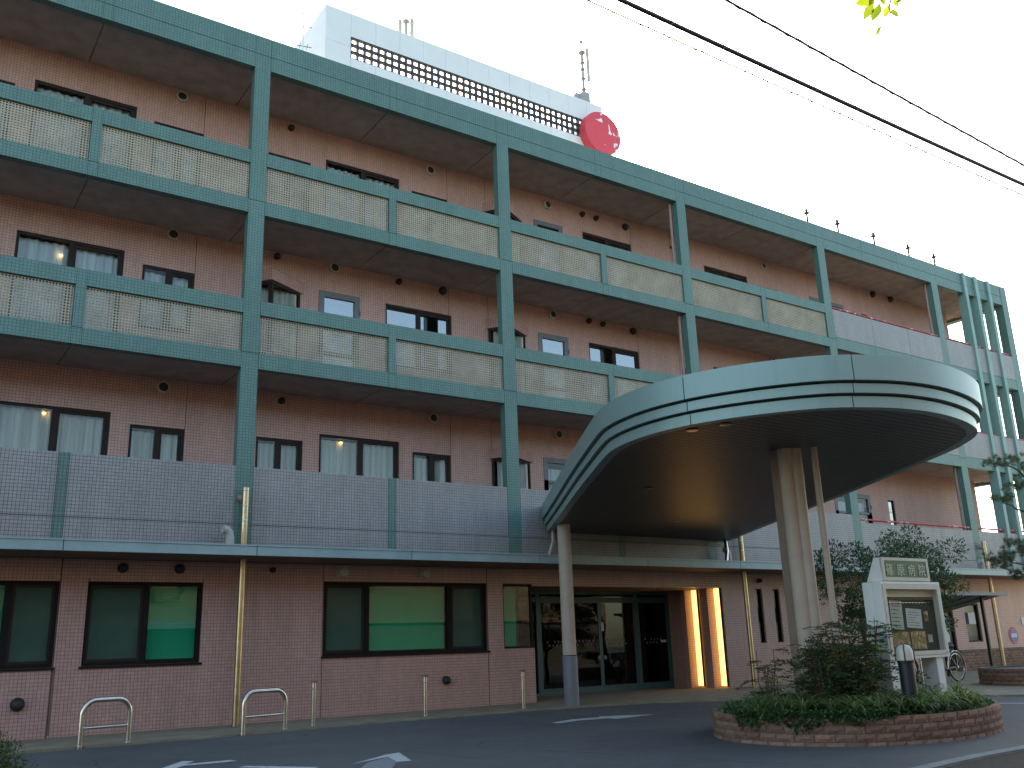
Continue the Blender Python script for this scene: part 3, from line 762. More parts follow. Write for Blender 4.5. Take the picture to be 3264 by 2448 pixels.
MB().box(17.66, 17.84, YD+0.008, YD+0.018, 1.18, 1.24).build('notice_sticker', 'paper', hosp)
# fascia roof over the ground floor
YFA = 15.85
fx = [-9.0,-3.5,-0.5,2.48,5.53,8.53,11.50,14.5,17.49,20.5,23.5,26.5,29.5,32.5,34.6]
for i in range(len(fx)-1):
    MB().box(fx[i]+0.007, fx[i+1]-0.007, YFA, YFA+0.05, SOF, 2.985).build('fascia_panel', 'fascia', hosp)
    MB().box(fx[i]+0.003, fx[i+1]-0.003, YFA-0.015, YFA+0.09, 2.986, 3.012).build('fascia_cap', 'fascia', hosp)
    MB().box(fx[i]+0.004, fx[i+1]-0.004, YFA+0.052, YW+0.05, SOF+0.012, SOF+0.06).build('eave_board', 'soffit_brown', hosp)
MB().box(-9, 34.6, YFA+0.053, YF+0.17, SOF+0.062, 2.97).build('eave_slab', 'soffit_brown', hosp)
# ground floor vents and boxes
for x, z_, r in ((3.66,2.70,.085),(4.61,2.70,.085),(6.31,2.71,.055),(10.02,0.58,.085),(2.25,0.56,.105),(19.6,2.66,.06),(20.6,0.56,.07)): vent(x, z_, r, False, YW)
for x in (7.71, 9.54):
    v = MB().box(x-0.11, x+0.11, YW-0.05, YW, 2.60, 2.81).build('vent', 'vent_white', hosp)
    MB().lathe([(0.10, 0.05), (0.10, 0.10), (0.07, 0.13), (0.03, 0.135)], 18, 'Y', (x, YW, 2.69)).build('vent_hood', 'vent_white', v)
v = MB().lathe([(0.12, 0), (0.12, 0.06), (0.08, 0.10)], 18, 'Y', (22.5, YW, 2.35)).build('vent', 'vent_white', hosp)
MB().box(22.4, 22.6, YW-0.112, YW-0.102, 2.335, 2.365).build('vent_bar', 'vent_dark', v)
# stainless down pipes through the eave
for x, top in ((5.565, 4.13), (18.50, 3.95), (29.9, 4.0)):
    p = MB().tube([(x, 16.68, 0.02), (x, 16.68, top)], 0.062, 16).build('downpipe', 'steel_warm', hosp)
    for z_ in (top-0.045, top-0.33, top-0.60): MB().lathe([(0.063, -0.012), (0.066, -0.008), (0.066, 0.008), (0.063, 0.012)], 16, 'Z', (x, 16.68, z_)).build('pipe_collar', 'steel', p)
    MB().tube([(x-0.02, 16.70, top-0.22), (x-0.05, YF+0.02, top-0.16)], 0.06, 12).build('pipe_inlet', 'pipe_brown', p)
for x in (5.20, 17.75, 29.25):
    pts = [(x+0.06, 16.5, 2.98), (x+0.06, 16.5, 3.18), (x+0.04, 16.5, 3.28), (x-0.01, 16.49, 3.33), (x-0.08, 16.48, 3.34)]
    MB().tube(pts, 0.075, 14).build('vent_elbow', 'pvc', hosp)
# rooftop block
YP = 20.0; X0, X1, ZT = 8.24, 17.71, 17.78
GX0, GX1, GZ0, GZ1 = 8.98, 16.9, 16.40, 17.06
sx = [X0] + [8.97+0.735*i for i in range(12)] + [X1]
sx = [s for s in sx if s < X1-0.2] + [X1]
for i in range(len(sx)-1):
    a, b = sx[i]+0.003, sx[i+1]-0.003
    if i == 0 or sx[i] > GX1-0.01:
        MB().box(a, b, YP, YP+0.12, 13.5, 16.742).build('block_panel', 'white_panel', hosp); MB().box(a, b, YP, YP+0.12, 16.748, ZT).build('block_panel', 'white_panel', hosp)
    else:
        MB().box(a, b, YP, YP+0.12, 13.5, GZ0).build('block_panel', 'white_panel', hosp); MB().box(a, b, YP, YP+0.12, GZ1, ZT).build('block_panel', 'white_panel', hosp)
for (a, b) in ((X0, X0+0.12), (X1-0.12, X1)):
    MB().box(a, b, YP+0.121, 24, 13.5, ZT-0.003).build('block_panel', 'white_panel', hosp)
us = []; nx = 38; px = (GX1-GX0)/nx
for i in range(nx+1): us += [GX0+i*px-0.025 if i else GX0, GX0+i*px+0.025 if i < nx else GX1]
vs = []; pz = (GZ1-GZ0)/3
for i in range(4): vs += [GZ0+i*pz-0.025 if i else GZ0, GZ0+i*pz+0.025 if i < 3 else GZ1]
MB().grid(us, vs, lambda i, j: i % 2 == 0 or j % 2 == 0, YP+0.002, YP+0.10).build('grille', 'dark_grille', hosp)

# ================================================================== ROOFTOP THINGS
dsc = thing('disc_sign', 'big red round sign with flaking white patches on the end of the white rooftop block', 'sign', (17.42, 19.9, 15.9))
MB().lathe([(0.715, 0), (0.725, 0.02), (0.725, 0.28), (0.715, 0.3)], 64, 'Y', (17.42, 19.998, 16.60)).build('disc', 'sign_disc_red', dsc)
FLAKES = [[(17.114, 17.016), (17.173, 17.012), (17.269, 17.032), (17.352, 17.11), (17.413, 17.066), (17.423, 16.963), (17.315, 16.96), (17.214, 16.985)], [(17.647, 16.988), (17.702, 16.915), (17.719, 16.754), (17.781, 16.652), (17.731, 16.614), (17.637, 16.638), (17.668, 16.768)], [(17.819, 16.739), (17.873, 16.71), (17.912, 16.632), (17.845, 16.623)], [(18.038, 16.837), (18.084, 16.79), (18.089, 16.64), (18.024, 16.666)], [(17.334, 17.25), (17.41, 17.295), (17.425, 17.221), (17.354, 17.203)], [(17.855, 16.103), (17.95, 16.191), (17.967, 16.143), (17.889, 16.083)], [(17.429, 16.193), (17.483, 16.217), (17.472, 16.183)], [(17.92, 16.679), (18.004, 16.629), (17.96, 16.631)]]
dob = dsc.children[0]
for fk in FLAKES:
    MB().add([(x, 19.6965, z_) for x, z_ in fk], [tuple(range(len(fk)))]).build('paint_flake', 'white_panel', dob)
def antenna_left():
    t = thing('antenna', 'short antenna mast with two fat grey cylinders behind the white rooftop block', 'antenna', (10.95, 20.6, 13.5), 'phone antennas on the roof')
    MB().tube([(10.95,20.6,13.5),(10.95,20.6,18.68)], 0.04, 10).build('mast', 'galv', t)
    MB().lathe([(0.02,0),(0.10,0.02),(0.10,0.05),(0.02,0.08),(0.012,0.3)], 14, 'Z', (10.95,20.6,18.66)).build('mast_cap', 'galv', t)
    for x, top in ((10.73, 18.62), (11.12, 18.80)):
        MB().lathe([(0.05,0),(0.062,0.03),(0.062,1.32),(0.045,1.36)], 14, 'Z', (x,20.55,top-1.36)).build('antenna_cylinder', 'vent_white', t)
        MB().tube([(10.95,20.6,top-0.5),(x,20.56,top-0.45)], 0.02, 6).build('bracket', 'galv', t)
antenna_left()
t = thing('antenna', 'tall antenna mast with one slim white panel above the red disc sign', 'antenna', (17.42, 20.4, 13.5), 'phone antennas on the roof')
MB().tube([(17.42,20.5,13.5),(17.42,20.5,20.0)], 0.05, 10).build('mast', 'galv', t)
MB().lathe([(0.05,0),(0.12,0.03),(0.12,0.07),(0.04,0.12),(0.02,0.14),(0.02,0.42),(0.07,0.44),(0.07,0.48),(0.02,0.5)], 14, 'Z', (17.42,20.5,19.93)).build('mast_cap', 'galv', t)
MB().box(17.60,17.68,20.44,20.52,18.98,20.22).build('antenna_panel', 'vent_white', t)
for z_ in (18.3, 18.6, 19.0, 19.35, 19.6): MB().lathe([(0.051,-0.03),(0.085,-0.02),(0.085,0.02),(0.051,0.03)], 12, 'Z', (17.42,20.5,z_)).build('mast_clamp', 'galv', t)
for z_ in (19.05, 20.0): MB().tube([(17.42,20.5,z_),(17.64,20.49,z_)], 0.018, 6).build('bracket', 'galv', t)
MB().box(17.28,17.56,20.38,20.62,18.0,18.45).build('mast_box', 'galv', t)
MB().box(17.02,17.2,20.42,20.6,18.0,18.32).build('mast_box', 'galv', t)
MB().tube([(17.62,20.46,18.98),(17.66,20.46,18.5),(17.64,20.46,18.1),(17.5,20.46,17.95)], 0.012, 5).build('lead', 'cable', t)
t = thing('television_antenna', 'small thin television aerial left of the white rooftop block', 'antenna', (7.6, 20.3, 13.5))
MB().tube([(7.75,20.3,13.5),(7.75,20.3,17.6)], 0.02, 6).build('mast', 'white_panel', t)
for z_, n in ((16.5,4),(17.1,3),(17.5,2)):
    MB().tube([(7.35,20.5,z_+0.05),(7.95,20.2,z_-0.05)], 0.013, 5).build('boom', 'galv', t)
    for k in range(n):
        f = k/max(1,n-1); MB().tube([(7.35+0.5*f-0.03,20.5-0.25*f-0.12,z_+0.05-0.08*f),(7.35+0.5*f+0.03,20.5-0.25*f+0.12,z_+0.05-0.08*f)], 0.008, 5).build('element', 'galv', t)
for k, (x, lab) in enumerate(((23.41,'leftmost'),(24.95,'second from left'),(26.87,'middle'),(28.84,'second from right'),(30.4,'rightmost'))):
    mb = MB().lathe([(0.034,0),(0.034,0.66),(0.09,0.68),(0.09,0.71),(0.045,0.73),(0.045,0.82),(0.012,0.86)], 10, 'Z', (0,0,0))
    o = mb.build('lightning_rod', 'black_metal'); o.location = (x, 17.02, 13.5); 
    tag(o, f'{lab} of the five thin dark rods standing on the green roof edge', 'rod', 'rods on the roof edge')

# ================================================================== ENTRANCE CANOPY
UND = [(12.41,16.78),(11.10,14.60),(9.71,12.31),(8.90,10.95),(8.06,9.50),(7.84,9.02),(7.73,8.57),(7.70,8.10),(7.78,7.60),(7.96,7.15),(8.25,6.68),(8.60,6.30),(8.97,6.08),(9.40,5.92),(9.95,5.86),(10.50,5.91),(11.0,6.03),(11.42,6.20),(11.75,6.44),(12.05,6.76),(12.40,7.22),(13.60,9.15),(15.04,11.55),(16.6,14.17),(18.18,16.80)]
def resample(poly, step):
    P = [Vector((x, y, 0)) for x, y in poly]
    # Catmull-Rom
    out = []
    for i in range(len(P)-1):
        p0 = P[max(i-1, 0)]; p1 = P[i]; p2 = P[i+1]; p3 = P[min(i+2, len(P)-1)]
        n = max(1, int((p2-p1).length/step))
        for k in range(n):
            t = k/n; out.append(0.5*((2*p1)+(p2-p0)*t+(2*p0-5*p1+4*p2-p3)*t*t+(3*p1-p0-3*p2+p3)*t**3))
    out.append(P[-1]); return [(q.x, q.y) for q in out]
CP = resample(UND, 0.12)
def offset(poly, d):
    """shift an open outline outwards (d > 0) along its horizontal normals"""
    out = []
    for i in range(len(poly)):
        a = Vector(poly[max(i-1, 0)]); b = Vector(poly[min(i+1, len(poly)-1)]); t = (b-a).normalized()
        out.append((poly[i][0]+t.y*d*OUT, poly[i][1]-t.x*d*OUT))
    return out
OUT = 1.0
_c = offset(CP, 1.0); _m = len(CP)//2
if _c[_m][1] > CP[_m][1]: OUT = -1.0
def off(poly, d):
    o = offset(poly, d)
    for k in (0, -1): o[k] = (o[k][0], 16.79)
    return o
can = thing('entrance_canopy', 'blue green entrance canopy with stepped rounded edge on beige columns', 'canopy', (12, 12, 0))
bands = [(3.61, 3.738, 0.0), (3.765, 3.873, 0.05), (3.90, 4.19, 0.10)]
# seams at these points along the path
def nearest(poly, p): return min(range(len(poly)), key=lambda i: (poly[i][0]-p[0])**2+(poly[i][1]-p[1])**2)
SEAM = sorted(set(nearest(CP, p) for p in ((11.6,15.4),(10.6,13.8),(8.06,9.5),(7.75,7.65),(8.84,6.12),(11.55,6.27),(13.6,9.15),(15.8,12.8))))
cuts = [0] + SEAM + [len(CP)-1]
for z0, z1, d in bands:
    o = off(CP, d); inn = off(CP, d-0.13)
    for k in range(len(cuts)-1):
        i0, i1 = cuts[k], cuts[k+1]
        po = o[i0:i1+1]; pi = inn[i0:i1+1]
        def trim(pl):
            a = Vector(pl[0]); b = Vector(pl[1]); c = Vector(pl[-1]); e = Vector(pl[-2])
            s = a+(b-a).normalized()*0.006; t_ = c+(e-c).normalized()*0.006
            return [tuple(s)] + pl[1:-1] + [tuple(t_)]
        po, pi = trim(po), trim(pi)
        mb = MB(); n = len(po); V = []; F = []
        for (x, y) in po: V += [(x, y, z0), (x, y, z1)]
        for (x, y) in pi: V += [(x, y, z0), (x, y, z1)]
        for i in range(n-1):
            a, b = 2*i, 2*i+2; c, dd = 2*n+2*i, 2*n+2*i+2
            F += [(a, a+1, b+1, b)[::-1], (c, dd, dd+1, c+1)[::-1], (a, b, dd, c)[::-1], (a+1, c+1, dd+1, b+1)[::-1]]
        F += [(0, 2*n, 2*n+1, 1), (2*n-2, 2*n-1, 4*n-1, 4*n-2)]
        mb.add(V, F); mb.sm = True
        mb.build('fascia_band', 'canopy_metal', can)
inner_path = off(CP, -0.02)
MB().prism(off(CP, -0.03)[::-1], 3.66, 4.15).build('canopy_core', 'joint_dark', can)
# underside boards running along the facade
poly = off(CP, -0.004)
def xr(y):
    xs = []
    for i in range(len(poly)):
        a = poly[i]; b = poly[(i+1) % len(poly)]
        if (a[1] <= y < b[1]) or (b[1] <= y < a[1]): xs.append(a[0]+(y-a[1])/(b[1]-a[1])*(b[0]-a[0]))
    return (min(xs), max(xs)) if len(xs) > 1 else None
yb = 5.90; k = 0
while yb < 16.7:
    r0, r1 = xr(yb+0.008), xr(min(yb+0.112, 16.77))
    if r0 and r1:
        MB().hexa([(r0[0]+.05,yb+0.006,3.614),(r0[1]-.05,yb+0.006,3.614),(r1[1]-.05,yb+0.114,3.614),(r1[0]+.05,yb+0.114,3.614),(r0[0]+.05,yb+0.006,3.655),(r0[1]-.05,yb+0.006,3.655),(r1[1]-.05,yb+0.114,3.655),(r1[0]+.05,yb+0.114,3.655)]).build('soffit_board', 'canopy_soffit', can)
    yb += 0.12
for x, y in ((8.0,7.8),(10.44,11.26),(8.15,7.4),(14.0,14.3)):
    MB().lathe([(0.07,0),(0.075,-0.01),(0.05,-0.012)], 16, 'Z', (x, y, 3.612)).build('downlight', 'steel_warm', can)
# round column
MB().lathe([(0.150,0.0),(0.150,0.95),(0.1475,0.955)], 32, 'Z', (11.98,15.6,0.02)).build('column_base', 'grey_paint', can)
MB().lathe([(0.138,0.97),(0.138,3.61)], 32, 'Z', (11.98,15.6,0.02)).build('column', 'beige_paint', can)
# clustered pier in the planter
pc = (10.07, 8.09)
MB().lathe([(0.10,0.2),(0.10,3.613)], 28, 'Z', (pc[0]-0.045,pc[1]+0.03,0)).build('pier', 'beige_paint', can)
MB().lathe([(0.10,0.2),(0.10,3.613)], 28, 'Z', (pc[0]+0.065,pc[1]-0.03,0)).build('pier', 'beige_paint', can)
MB().box(pc[0]-0.13,pc[0]+0.02,pc[1]+0.06,pc[1]+0.21,0.2,3.613).build('pier_back', 'brown_paint', can)
MB().lathe([(0.043,0.2),(0.043,3.613)], 16, 'Z', (pc[0]+0.205,pc[1]-0.255,0)).build('pier_pipe', 'beige_paint', can)
MB().tube([(12.37,16.5,3.62),(12.36,16.5,3.36),(12.33,16.5,3.30),(12.22,16.5,3.0)], 0.045, 12).build('gutter_pipe', 'galv', can)
MB().tube([(17.74,16.5,3.62),(17.72,16.45,3.33),(17.66,16.42,3.20),(17.60,16.4,3.0)], 0.045, 12).build('gutter_pipe', 'steel', can)

# ================================================================== ENTRANCE LAMPS
for (y0, y1, lab) in ((17.98,18.17,'lit orange strip lamp nearer the glass doors in the entrance side wall'),(17.26,17.45,'lit orange strip lamp at the outer corner of the entrance side wall')):
    xw = 18.2 - 0.2*(((y0+y1)/2-17.4)/1.7)
    t = thing('wall_lamp', lab, 'lamp', (xw, (y0+y1)/2, 0.08), 'strip lamps beside the entrance')
    MB().box(xw-0.045, xw-0.004, y0, y1, 0.08, 2.46).build('diffuser', 'tube_light', t)
    MB().box(xw-0.30, xw-0.003, y1+0.001, y1+0.13, 0.031, 2.474).build('housing', 'pink_tile', t)
    MB().box(xw-0.06, xw-0.003, y0-0.02, y0-0.001, 0.06, 2.47).build('housing', 'brown_frame', t)

# ================================================================== BOLLARDS, RACKS
def bollard(x, y, label, h=0.70):
    t = thing('bollard', label, 'bollard', (x, y, 0.03), 'steel bollards by the entrance')
    MB().lathe([(0.036,0),(0.036,h-0.02)], 18, 'Z', (x,y,0.03)).build('post', 'steel', t)
    MB().lathe([(0.058,-0.0),(0.062,0.006),(0.062,0.014),(0.05,0.022)], 18, 'Z', (x,y,0.03+h-0.02)).build('cap', 'steel', t)
    MB().lathe([(0.058,0),(0.058,0.008),(0.04,0.012)], 18, 'Z', (x,y,0.03)).build('foot_plate', 'steel', t)
    MB().lathe([(0.0365,0),(0.039,0.003),(0.039,0.018),(0.0365,0.021)], 18, 'Z', (x,y,0.03+h-0.13)).build('band', 'galv', t)
bollard(6.50, 15.55, 'steel bollard nearest the bike racks, left of the other two at the wall')
bollard(8.72, 15.72, 'steel bollard standing in front of the wide green window')
bollard(10.93, 15.78, 'steel bollard just left of the round canopy column')
bollard(16.1, 10.5, 'steel bollard behind the brick planter beside the bicycle wheel', 0.8)
def rack(x0, x1, y0, y1, label):
    t = thing('bike_rack', label, 'bike rack', ((x0+x1)/2, (y0+y1)/2, 0.0), 'steel hoop racks along the wall')
    d = Vector((x1-x0, y1-y0, 0)); L = d.length; d.normalize(); a = Vector((x0, y0, 0.0)); H = 0.64; rr = 0.19
    pts = [a, a+Vector((0,0,H-rr))]
    for k in range(1, 9):
        q = math.pi/2*k/8; pts.append(a+d*(rr-rr*math.cos(q))+Vector((0,0,H-rr+rr*math.sin(q))))
    for k in range(0, 9):
        q = math.pi/2*k/8; pts.append(a+d*(L-rr+rr*math.sin(q))+Vector((0,0,H-rr+rr*math.cos(q))))
    pts.append(a+d*L)
    MB().tube(pts, 0.038, 16).build('hoop', 'steel', t)
    MB().tube([a+d*0.03+Vector((0,0,0.27)), a+d*(L-0.03)+Vector((0,0,0.27))], 0.018, 10).build('crossbar', 'steel', t)
    for q in (a, a+d*L): MB().lathe([(0.06,0),(0.06,0.006),(0.04,0.010)], 16, 'Z', tuple(q+Vector((0,0,0.03)))).build('foot_plate', 'steel', t)
rack(2.80, 3.47, 14.98, 15.10, 'left steel hoop rack below the green-blind window')
rack(5.12, 5.88, 14.98, 15.22, 'right steel hoop rack beside the down pipe')

# ================================================================== PLANTERS
def ell(t, s=1.0, c=(10.94, 8.22), a=2.166, b=1.709, th=0.281):
    u, v = (a+s)*math.cos(t), (b+s)*math.sin(t); return (c[0]+u*math.cos(th)-v*math.sin(th), c[1]+u*math.sin(th)+v*math.cos(th))
def brick_shape(L, hgt, dep, seed):
    rnd = random.Random(seed); b = 0.008; V = []; 
    # rough split face: front grid pushed in and out, arrises eased
    nx, nz = 4, 2
    mb = MB(); idx = {}
    for i in range(nx+1):
        for j in range(nz+1):
            x = -L/2+L*i/nx; z_ = hgt*j/nz; e = (i in (0, nx)) or (j in (0, nz))
            y = 0.010 if e else -rnd.uniform(0.0, 0.008)
            V.append((x+(0 if i in (0,nx) else rnd.uniform(-.006,.006)), y, z_+(0 if j in (0,nz) else rnd.uniform(-.004,.004))))
    F = [(i*(nz+1)+j, (i+1)*(nz+1)+j, (i+1)*(nz+1)+j+1, i*(nz+1)+j+1) for i in range(nx) for j in range(nz)]
    n = len(V); V += [(-L/2,dep,0),(L/2,dep,0),(L/2,dep,hgt),(-L/2,dep,hgt)]
    bl, br, tr, tl = 0, nx*(nz+1), nx*(nz+1)+nz, nz
    F += [tuple([bl]+[n, n+1]+[i*(nz+1) for i in range(nx, 0, -1)]), tuple([n+3]+[i*(nz+1)+nz for i in range(0, nx+1)]+[n+2]),
          tuple([j for j in range(0, nz+1)]+[n+3, n]), tuple([br+j for j in range(nz, -1, -1)]+[n+1, n+2])]
    mb.add(V, F); return mb
BR = [brick_shape(0.208, 0.076, 0.09, s).mesh('brick', 'brick', False) for s in range(6)]
def brick_ring(parent, fn, per, courses, h0=0.0, ch=0.0875, bl=0.222, lim=300):
    ts = np.linspace(0, 2*math.pi, 721); P = np.array([fn(t) for t in ts]); seg = np.hypot(*np.diff(P, axis=0).T); s = np.concatenate([[0], np.cumsum(seg)]); L = s[-1]
    n = int(L/bl)
    for c in range(courses):
        for i in range(n):
            q = ((i+(0.5 if c % 2 else 0))/n*L) % L; t = np.interp(q, s, ts)
            p = fn(t); p2 = fn(t+0.01); ang = math.atan2(p2[1]-p[1], p2[0]-p[0])
            o = place('brick', random.choice(BR), parent); o.location = (p[0], p[1], h0+c*ch+0.004)
            o.rotation_euler = (random.uniform(-.01,.01), 0, ang); o.scale = (L/n/bl*random.uniform(0.985,1.0), 1, 1)
pl = thing('brick_planter', 'low oval planter of rough red brown bricks below the notice board', 'planter', (10.94, 8.22, 0))
brick_ring(pl, lambda t: ell(t, 0.0), None, 4, -0.045)
mp = [ell(2*math.pi*k/80, -0.017) for k in range(80)]; mi = [ell(2*math.pi*k/80, -0.10) for k in range(80)]
V = [(x,y,0.0) for x,y in mp]+[(x,y,0.292) for x,y in mp]+[(x,y,0.292) for x,y in mi]+[(x,y,0.0) for x,y in mi]; F = []
for k in range(80):
    k2 = (k+1) % 80
    for r_ in range(3): F.append((r_*80+k, r_*80+k2, (r_+1)*80+k2, (r_+1)*80+k))
MB().add(V, F).build('mortar', 'mortar', pl)
MB().prism([ell(2*math.pi*k/80, -0.095) for k in range(80)], 0.02, 0.25).build('soil', 'soil', pl)
p2 = thing('brick_planter', 'round brick planter cut by the right edge with a pine in it', 'planter', (22.2, 11.6, 0))
circ = lambda t: (22.15+1.35*math.cos(t), 11.45+1.35*math.sin(t))
brick_ring(p2, circ, None, 4, 0.03)
MB().lathe([(1.33,0),(1.33,0.36),(1.24,0.36),(1.24,0.32),(0.01,0.32)], 48, 'Z', (22.15,11.45,0.02)).build('mortar', 'mortar', p2)

# ================================================================== NOTICE BOARD
SX0, SX1, SY = 10.73, 12.0, 7.40
nb = thing('notice_board', 'white glazed notice board with green hospital name panel on two legs', 'notice board', (11.36, 7.5, 0.25))
D_ = 0.27
def rbox(mb, x0, x1, y0, y1, z0, z1, r=0.03):
    pr = []
    for cx, cz, a0 in ((x1-r, z0+r, -90), (x1-r, z1-r, 0), (x0+r, z1-r, 90), (x0+r, z0+r, 180)):
        for k in range(5): a = R(a0+k*22.5); pr.append((cx+r*math.cos(a), cz+r*math.sin(a)))
    n = len(pr); V = [(x, y0, z_) for x, z_ in pr]+[(x, y1, z_) for x, z_ in pr]
    mb.add(V, [tuple(range(n)), tuple(range(n, 2*n))[::-1]]+[(i, n+i, n+(i+1) % n, (i+1) % n) for i in range(n)]); return mb
# cabinet: back shell + front frame with opening
rbox(MB(), SX0-0.03, SX1+0.0, SY+0.115, SY+D_, 0.872, 1.832).build('cabinet_back', 'sign_white', nb)
fr = MB().grid([SX0-0.03, SX0, SX1-0.035, SX1], [0.872, 0.905, 1.80, 1.832], lambda i, j: i != 1 or j != 1, SY+0.0, SY+0.112).build('cabinet_frame', 'sign_white', nb)
dfm = MB().grid([SX0+0.003, SX0+0.055, SX1-0.09, SX1-0.038], [0.908, 0.958, 1.735, 1.797], lambda i, j: i != 1 or j != 1, SY-0.012, SY+0.03).build('door_frame', 'sign_cream', nb)
MB().box(SX0+0.05, SX1-0.085, SY+0.008, SY+0.013, 0.955, 1.74).build('pane', 'glass_clear', dfm)
MB().lathe([(0.008,0),(0.008,0.012)], 10, 'Y', (SX1-0.07, SY-0.012, 0.93)).build('lock', 'steel', dfm)
MB().box(SX0+0.004, SX1-0.04, SY+0.10, SY+0.112, 0.908, 1.64).build('pin_board', 'board_green', nb)
MB().box(SX0+0.004, SX1-0.04, SY+0.09, SY+0.112, 1.642, 1.797).build('light_strip', 'sign_cream', nb)
for k, (x, zc) in enumerate(((SX0+0.06, 0), (SX1-0.2, 0))):
    MB().box(x-0.075 if k == 0 else x-0.07, x+0.075, SY+0.03 if k else SY+0.02, SY+D_-0.02, 0.2, 0.871).build('leg', 'sign_white', nb)
# header: wedge box
hx0, hx1 = 10.80, 11.81
MB().hexa([(hx0,SY+0.02,1.84),(hx1,SY+0.02,1.84),(hx1,SY+D_-0.01,1.84),(hx0,SY+D_-0.01,1.84),(hx0,SY+0.035,2.135),(hx1,SY+0.035,2.135),(hx1,SY+0.12,2.135),(hx0,SY+0.12,2.135)]).build('header', 'sign_white', nb)
hf = MB().grid([hx0+0.0, hx0+0.045, hx1-0.045, hx1], [1.84, 1.885, 2.098, 2.137], lambda i, j: i != 1 or j != 1, SY+0.0, SY+0.02)
hf.build('header_frame', 'sign_cream', nb)
hp = MB().box(hx0+0.046, hx1-0.046, SY+0.008, SY+0.02, 1.886, 2.097).build('name_panel', 'sign_green', nb)
for i, ch in enumerate('\u7be0\u539f\u75c5\u9662'):
    cu = bpy.data.curves.new('char', 'FONT'); cu.body = ch; cu.size = 0.165; cu.align_x = 'CENTER'; cu.extrude = 0.003; cu.resolution_u = 2
    tmp = bpy.data.objects.new('char', cu); COL.objects.link(tmp)
    dg = bpy.context.evaluated_depsgraph_get(); me = bpy.data.meshes.new_from_object(tmp.evaluated_get(dg)); bpy.data.objects.remove(tmp)
    me.transform(Matrix.Translation((hx0+0.145+i*0.237, SY+0.004, 1.918)) @ Matrix.Rotation(R(90), 4, 'X'))
    me.materials.clear(); me.materials.append(MATS['gold']); place('character', me, hp)
# pinned papers
def paper(x, z_, w_, h_, mat, head=None, lines=8, rot=0.0):
    c, s = math.cos(rot), math.sin(rot)
    def q(mb, x0, x1, z0, z1, y):
        P = [(x0,z0),(x1,z0),(x1,z1),(x0,z1)]
        return mb.add([(x+w_/2+(a-w_/2)*c-(b-h_/2)*s, y, z_+h_/2+(a-w_/2)*s+(b-h_/2)*c) for a, b in P], [(0,1,2,3)])
    p = q(MB(), 0, w_, 0, h_, SY+0.096).build('paper', mat, nb)
    if head: q(MB(), w_*0.15, w_*0.85, h_*0.87, h_*0.97, SY+0.0945).build('heading', head, p)
    mb = MB(); y = h_*0.82
    for k in range(lines):
        L = random.uniform(0.4, 0.8)*w_; q(mb, w_*0.1, w_*0.1+L, y-h_*0.028, y, SY+0.0948); y -= h_*0.8/max(1, lines)
    if lines: mb.build('print_lines', 'ink', p, kind='stuff')
    return p
paper(SX0+0.02, 1.30, 0.16, 0.30, 'paper', None, 7, -0.03); paper(SX0+0.03, 0.98, 0.17, 0.28, 'paper', None, 8, -0.02)
paper(SX0+0.24, 1.235, 0.26, 0.36, 'paper_tint', 'ink_pink', 6, -0.04); paper(SX0+0.57, 1.245, 0.34, 0.245, 'paper', None, 6, -0.06)
def photo_mat():
    mt, nt, bs = new_mat('photo_print')
    v = N(nt, 'ShaderNodeTexVoronoi'); v.inputs['Scale'].default_value = 22
    g = N(nt, 'ShaderNodeNewGeometry'); nt.links.new(g.outputs['Position'], v.inputs['Vector'])
    cr = N(nt, 'ShaderNodeValToRGB'); e = cr.color_ramp; e.elements[0].color = (0.03,0.05,0.02,1); e.elements[1].color = (0.5,0.42,0.32,1)
    for p_, c_ in ((0.3,(0.30,0.09,0.02,1)),(0.5,(0.10,0.14,0.04,1)),(0.7,(0.45,0.20,0.05,1))):
        q = e.elements.new(p_); q.color = c_
    s = N(nt, 'ShaderNodeSeparateColor'); nt.links.new(v.outputs['Color'], s.inputs[0]); nt.links.new(s.outputs[0], cr.inputs[0])
    nt.links.new(cr.outputs[0], bs.inputs['Base Color']); bs.inputs['Roughness'].default_value = 0.35; MATS['photo_print'] = mt
photo_mat()
paper(SX0+0.97, 1.33, 0.09, 0.13, 'photo_print', None, 0, 0.05); paper(SX0+0.99, 1.06, 0.10, 0.10, 'paper_tint', 'ink_pink', 3, 0.04)
paper(SX0+0.22, 0.965, 0.36, 0.24, 'photo_print', None, 0, -0.03); paper(SX0+0.62, 0.985, 0.32, 0.22, 'photo_print', None, 0, -0.03)
MB().box(SX0+0.05, SX1-0.08, SY+0.085, SY+0.092, 1.565, 1.571).build('curtain_wire', 'steel', nb)
for k in range(15):
    MB().lathe([(0.003,0),(0.008,0.006),(0.003,0.012)], 8, 'Z', (SX0+0.10+k*0.071, SY+0.085, 1.556)).build('hook', 'gold', nb)

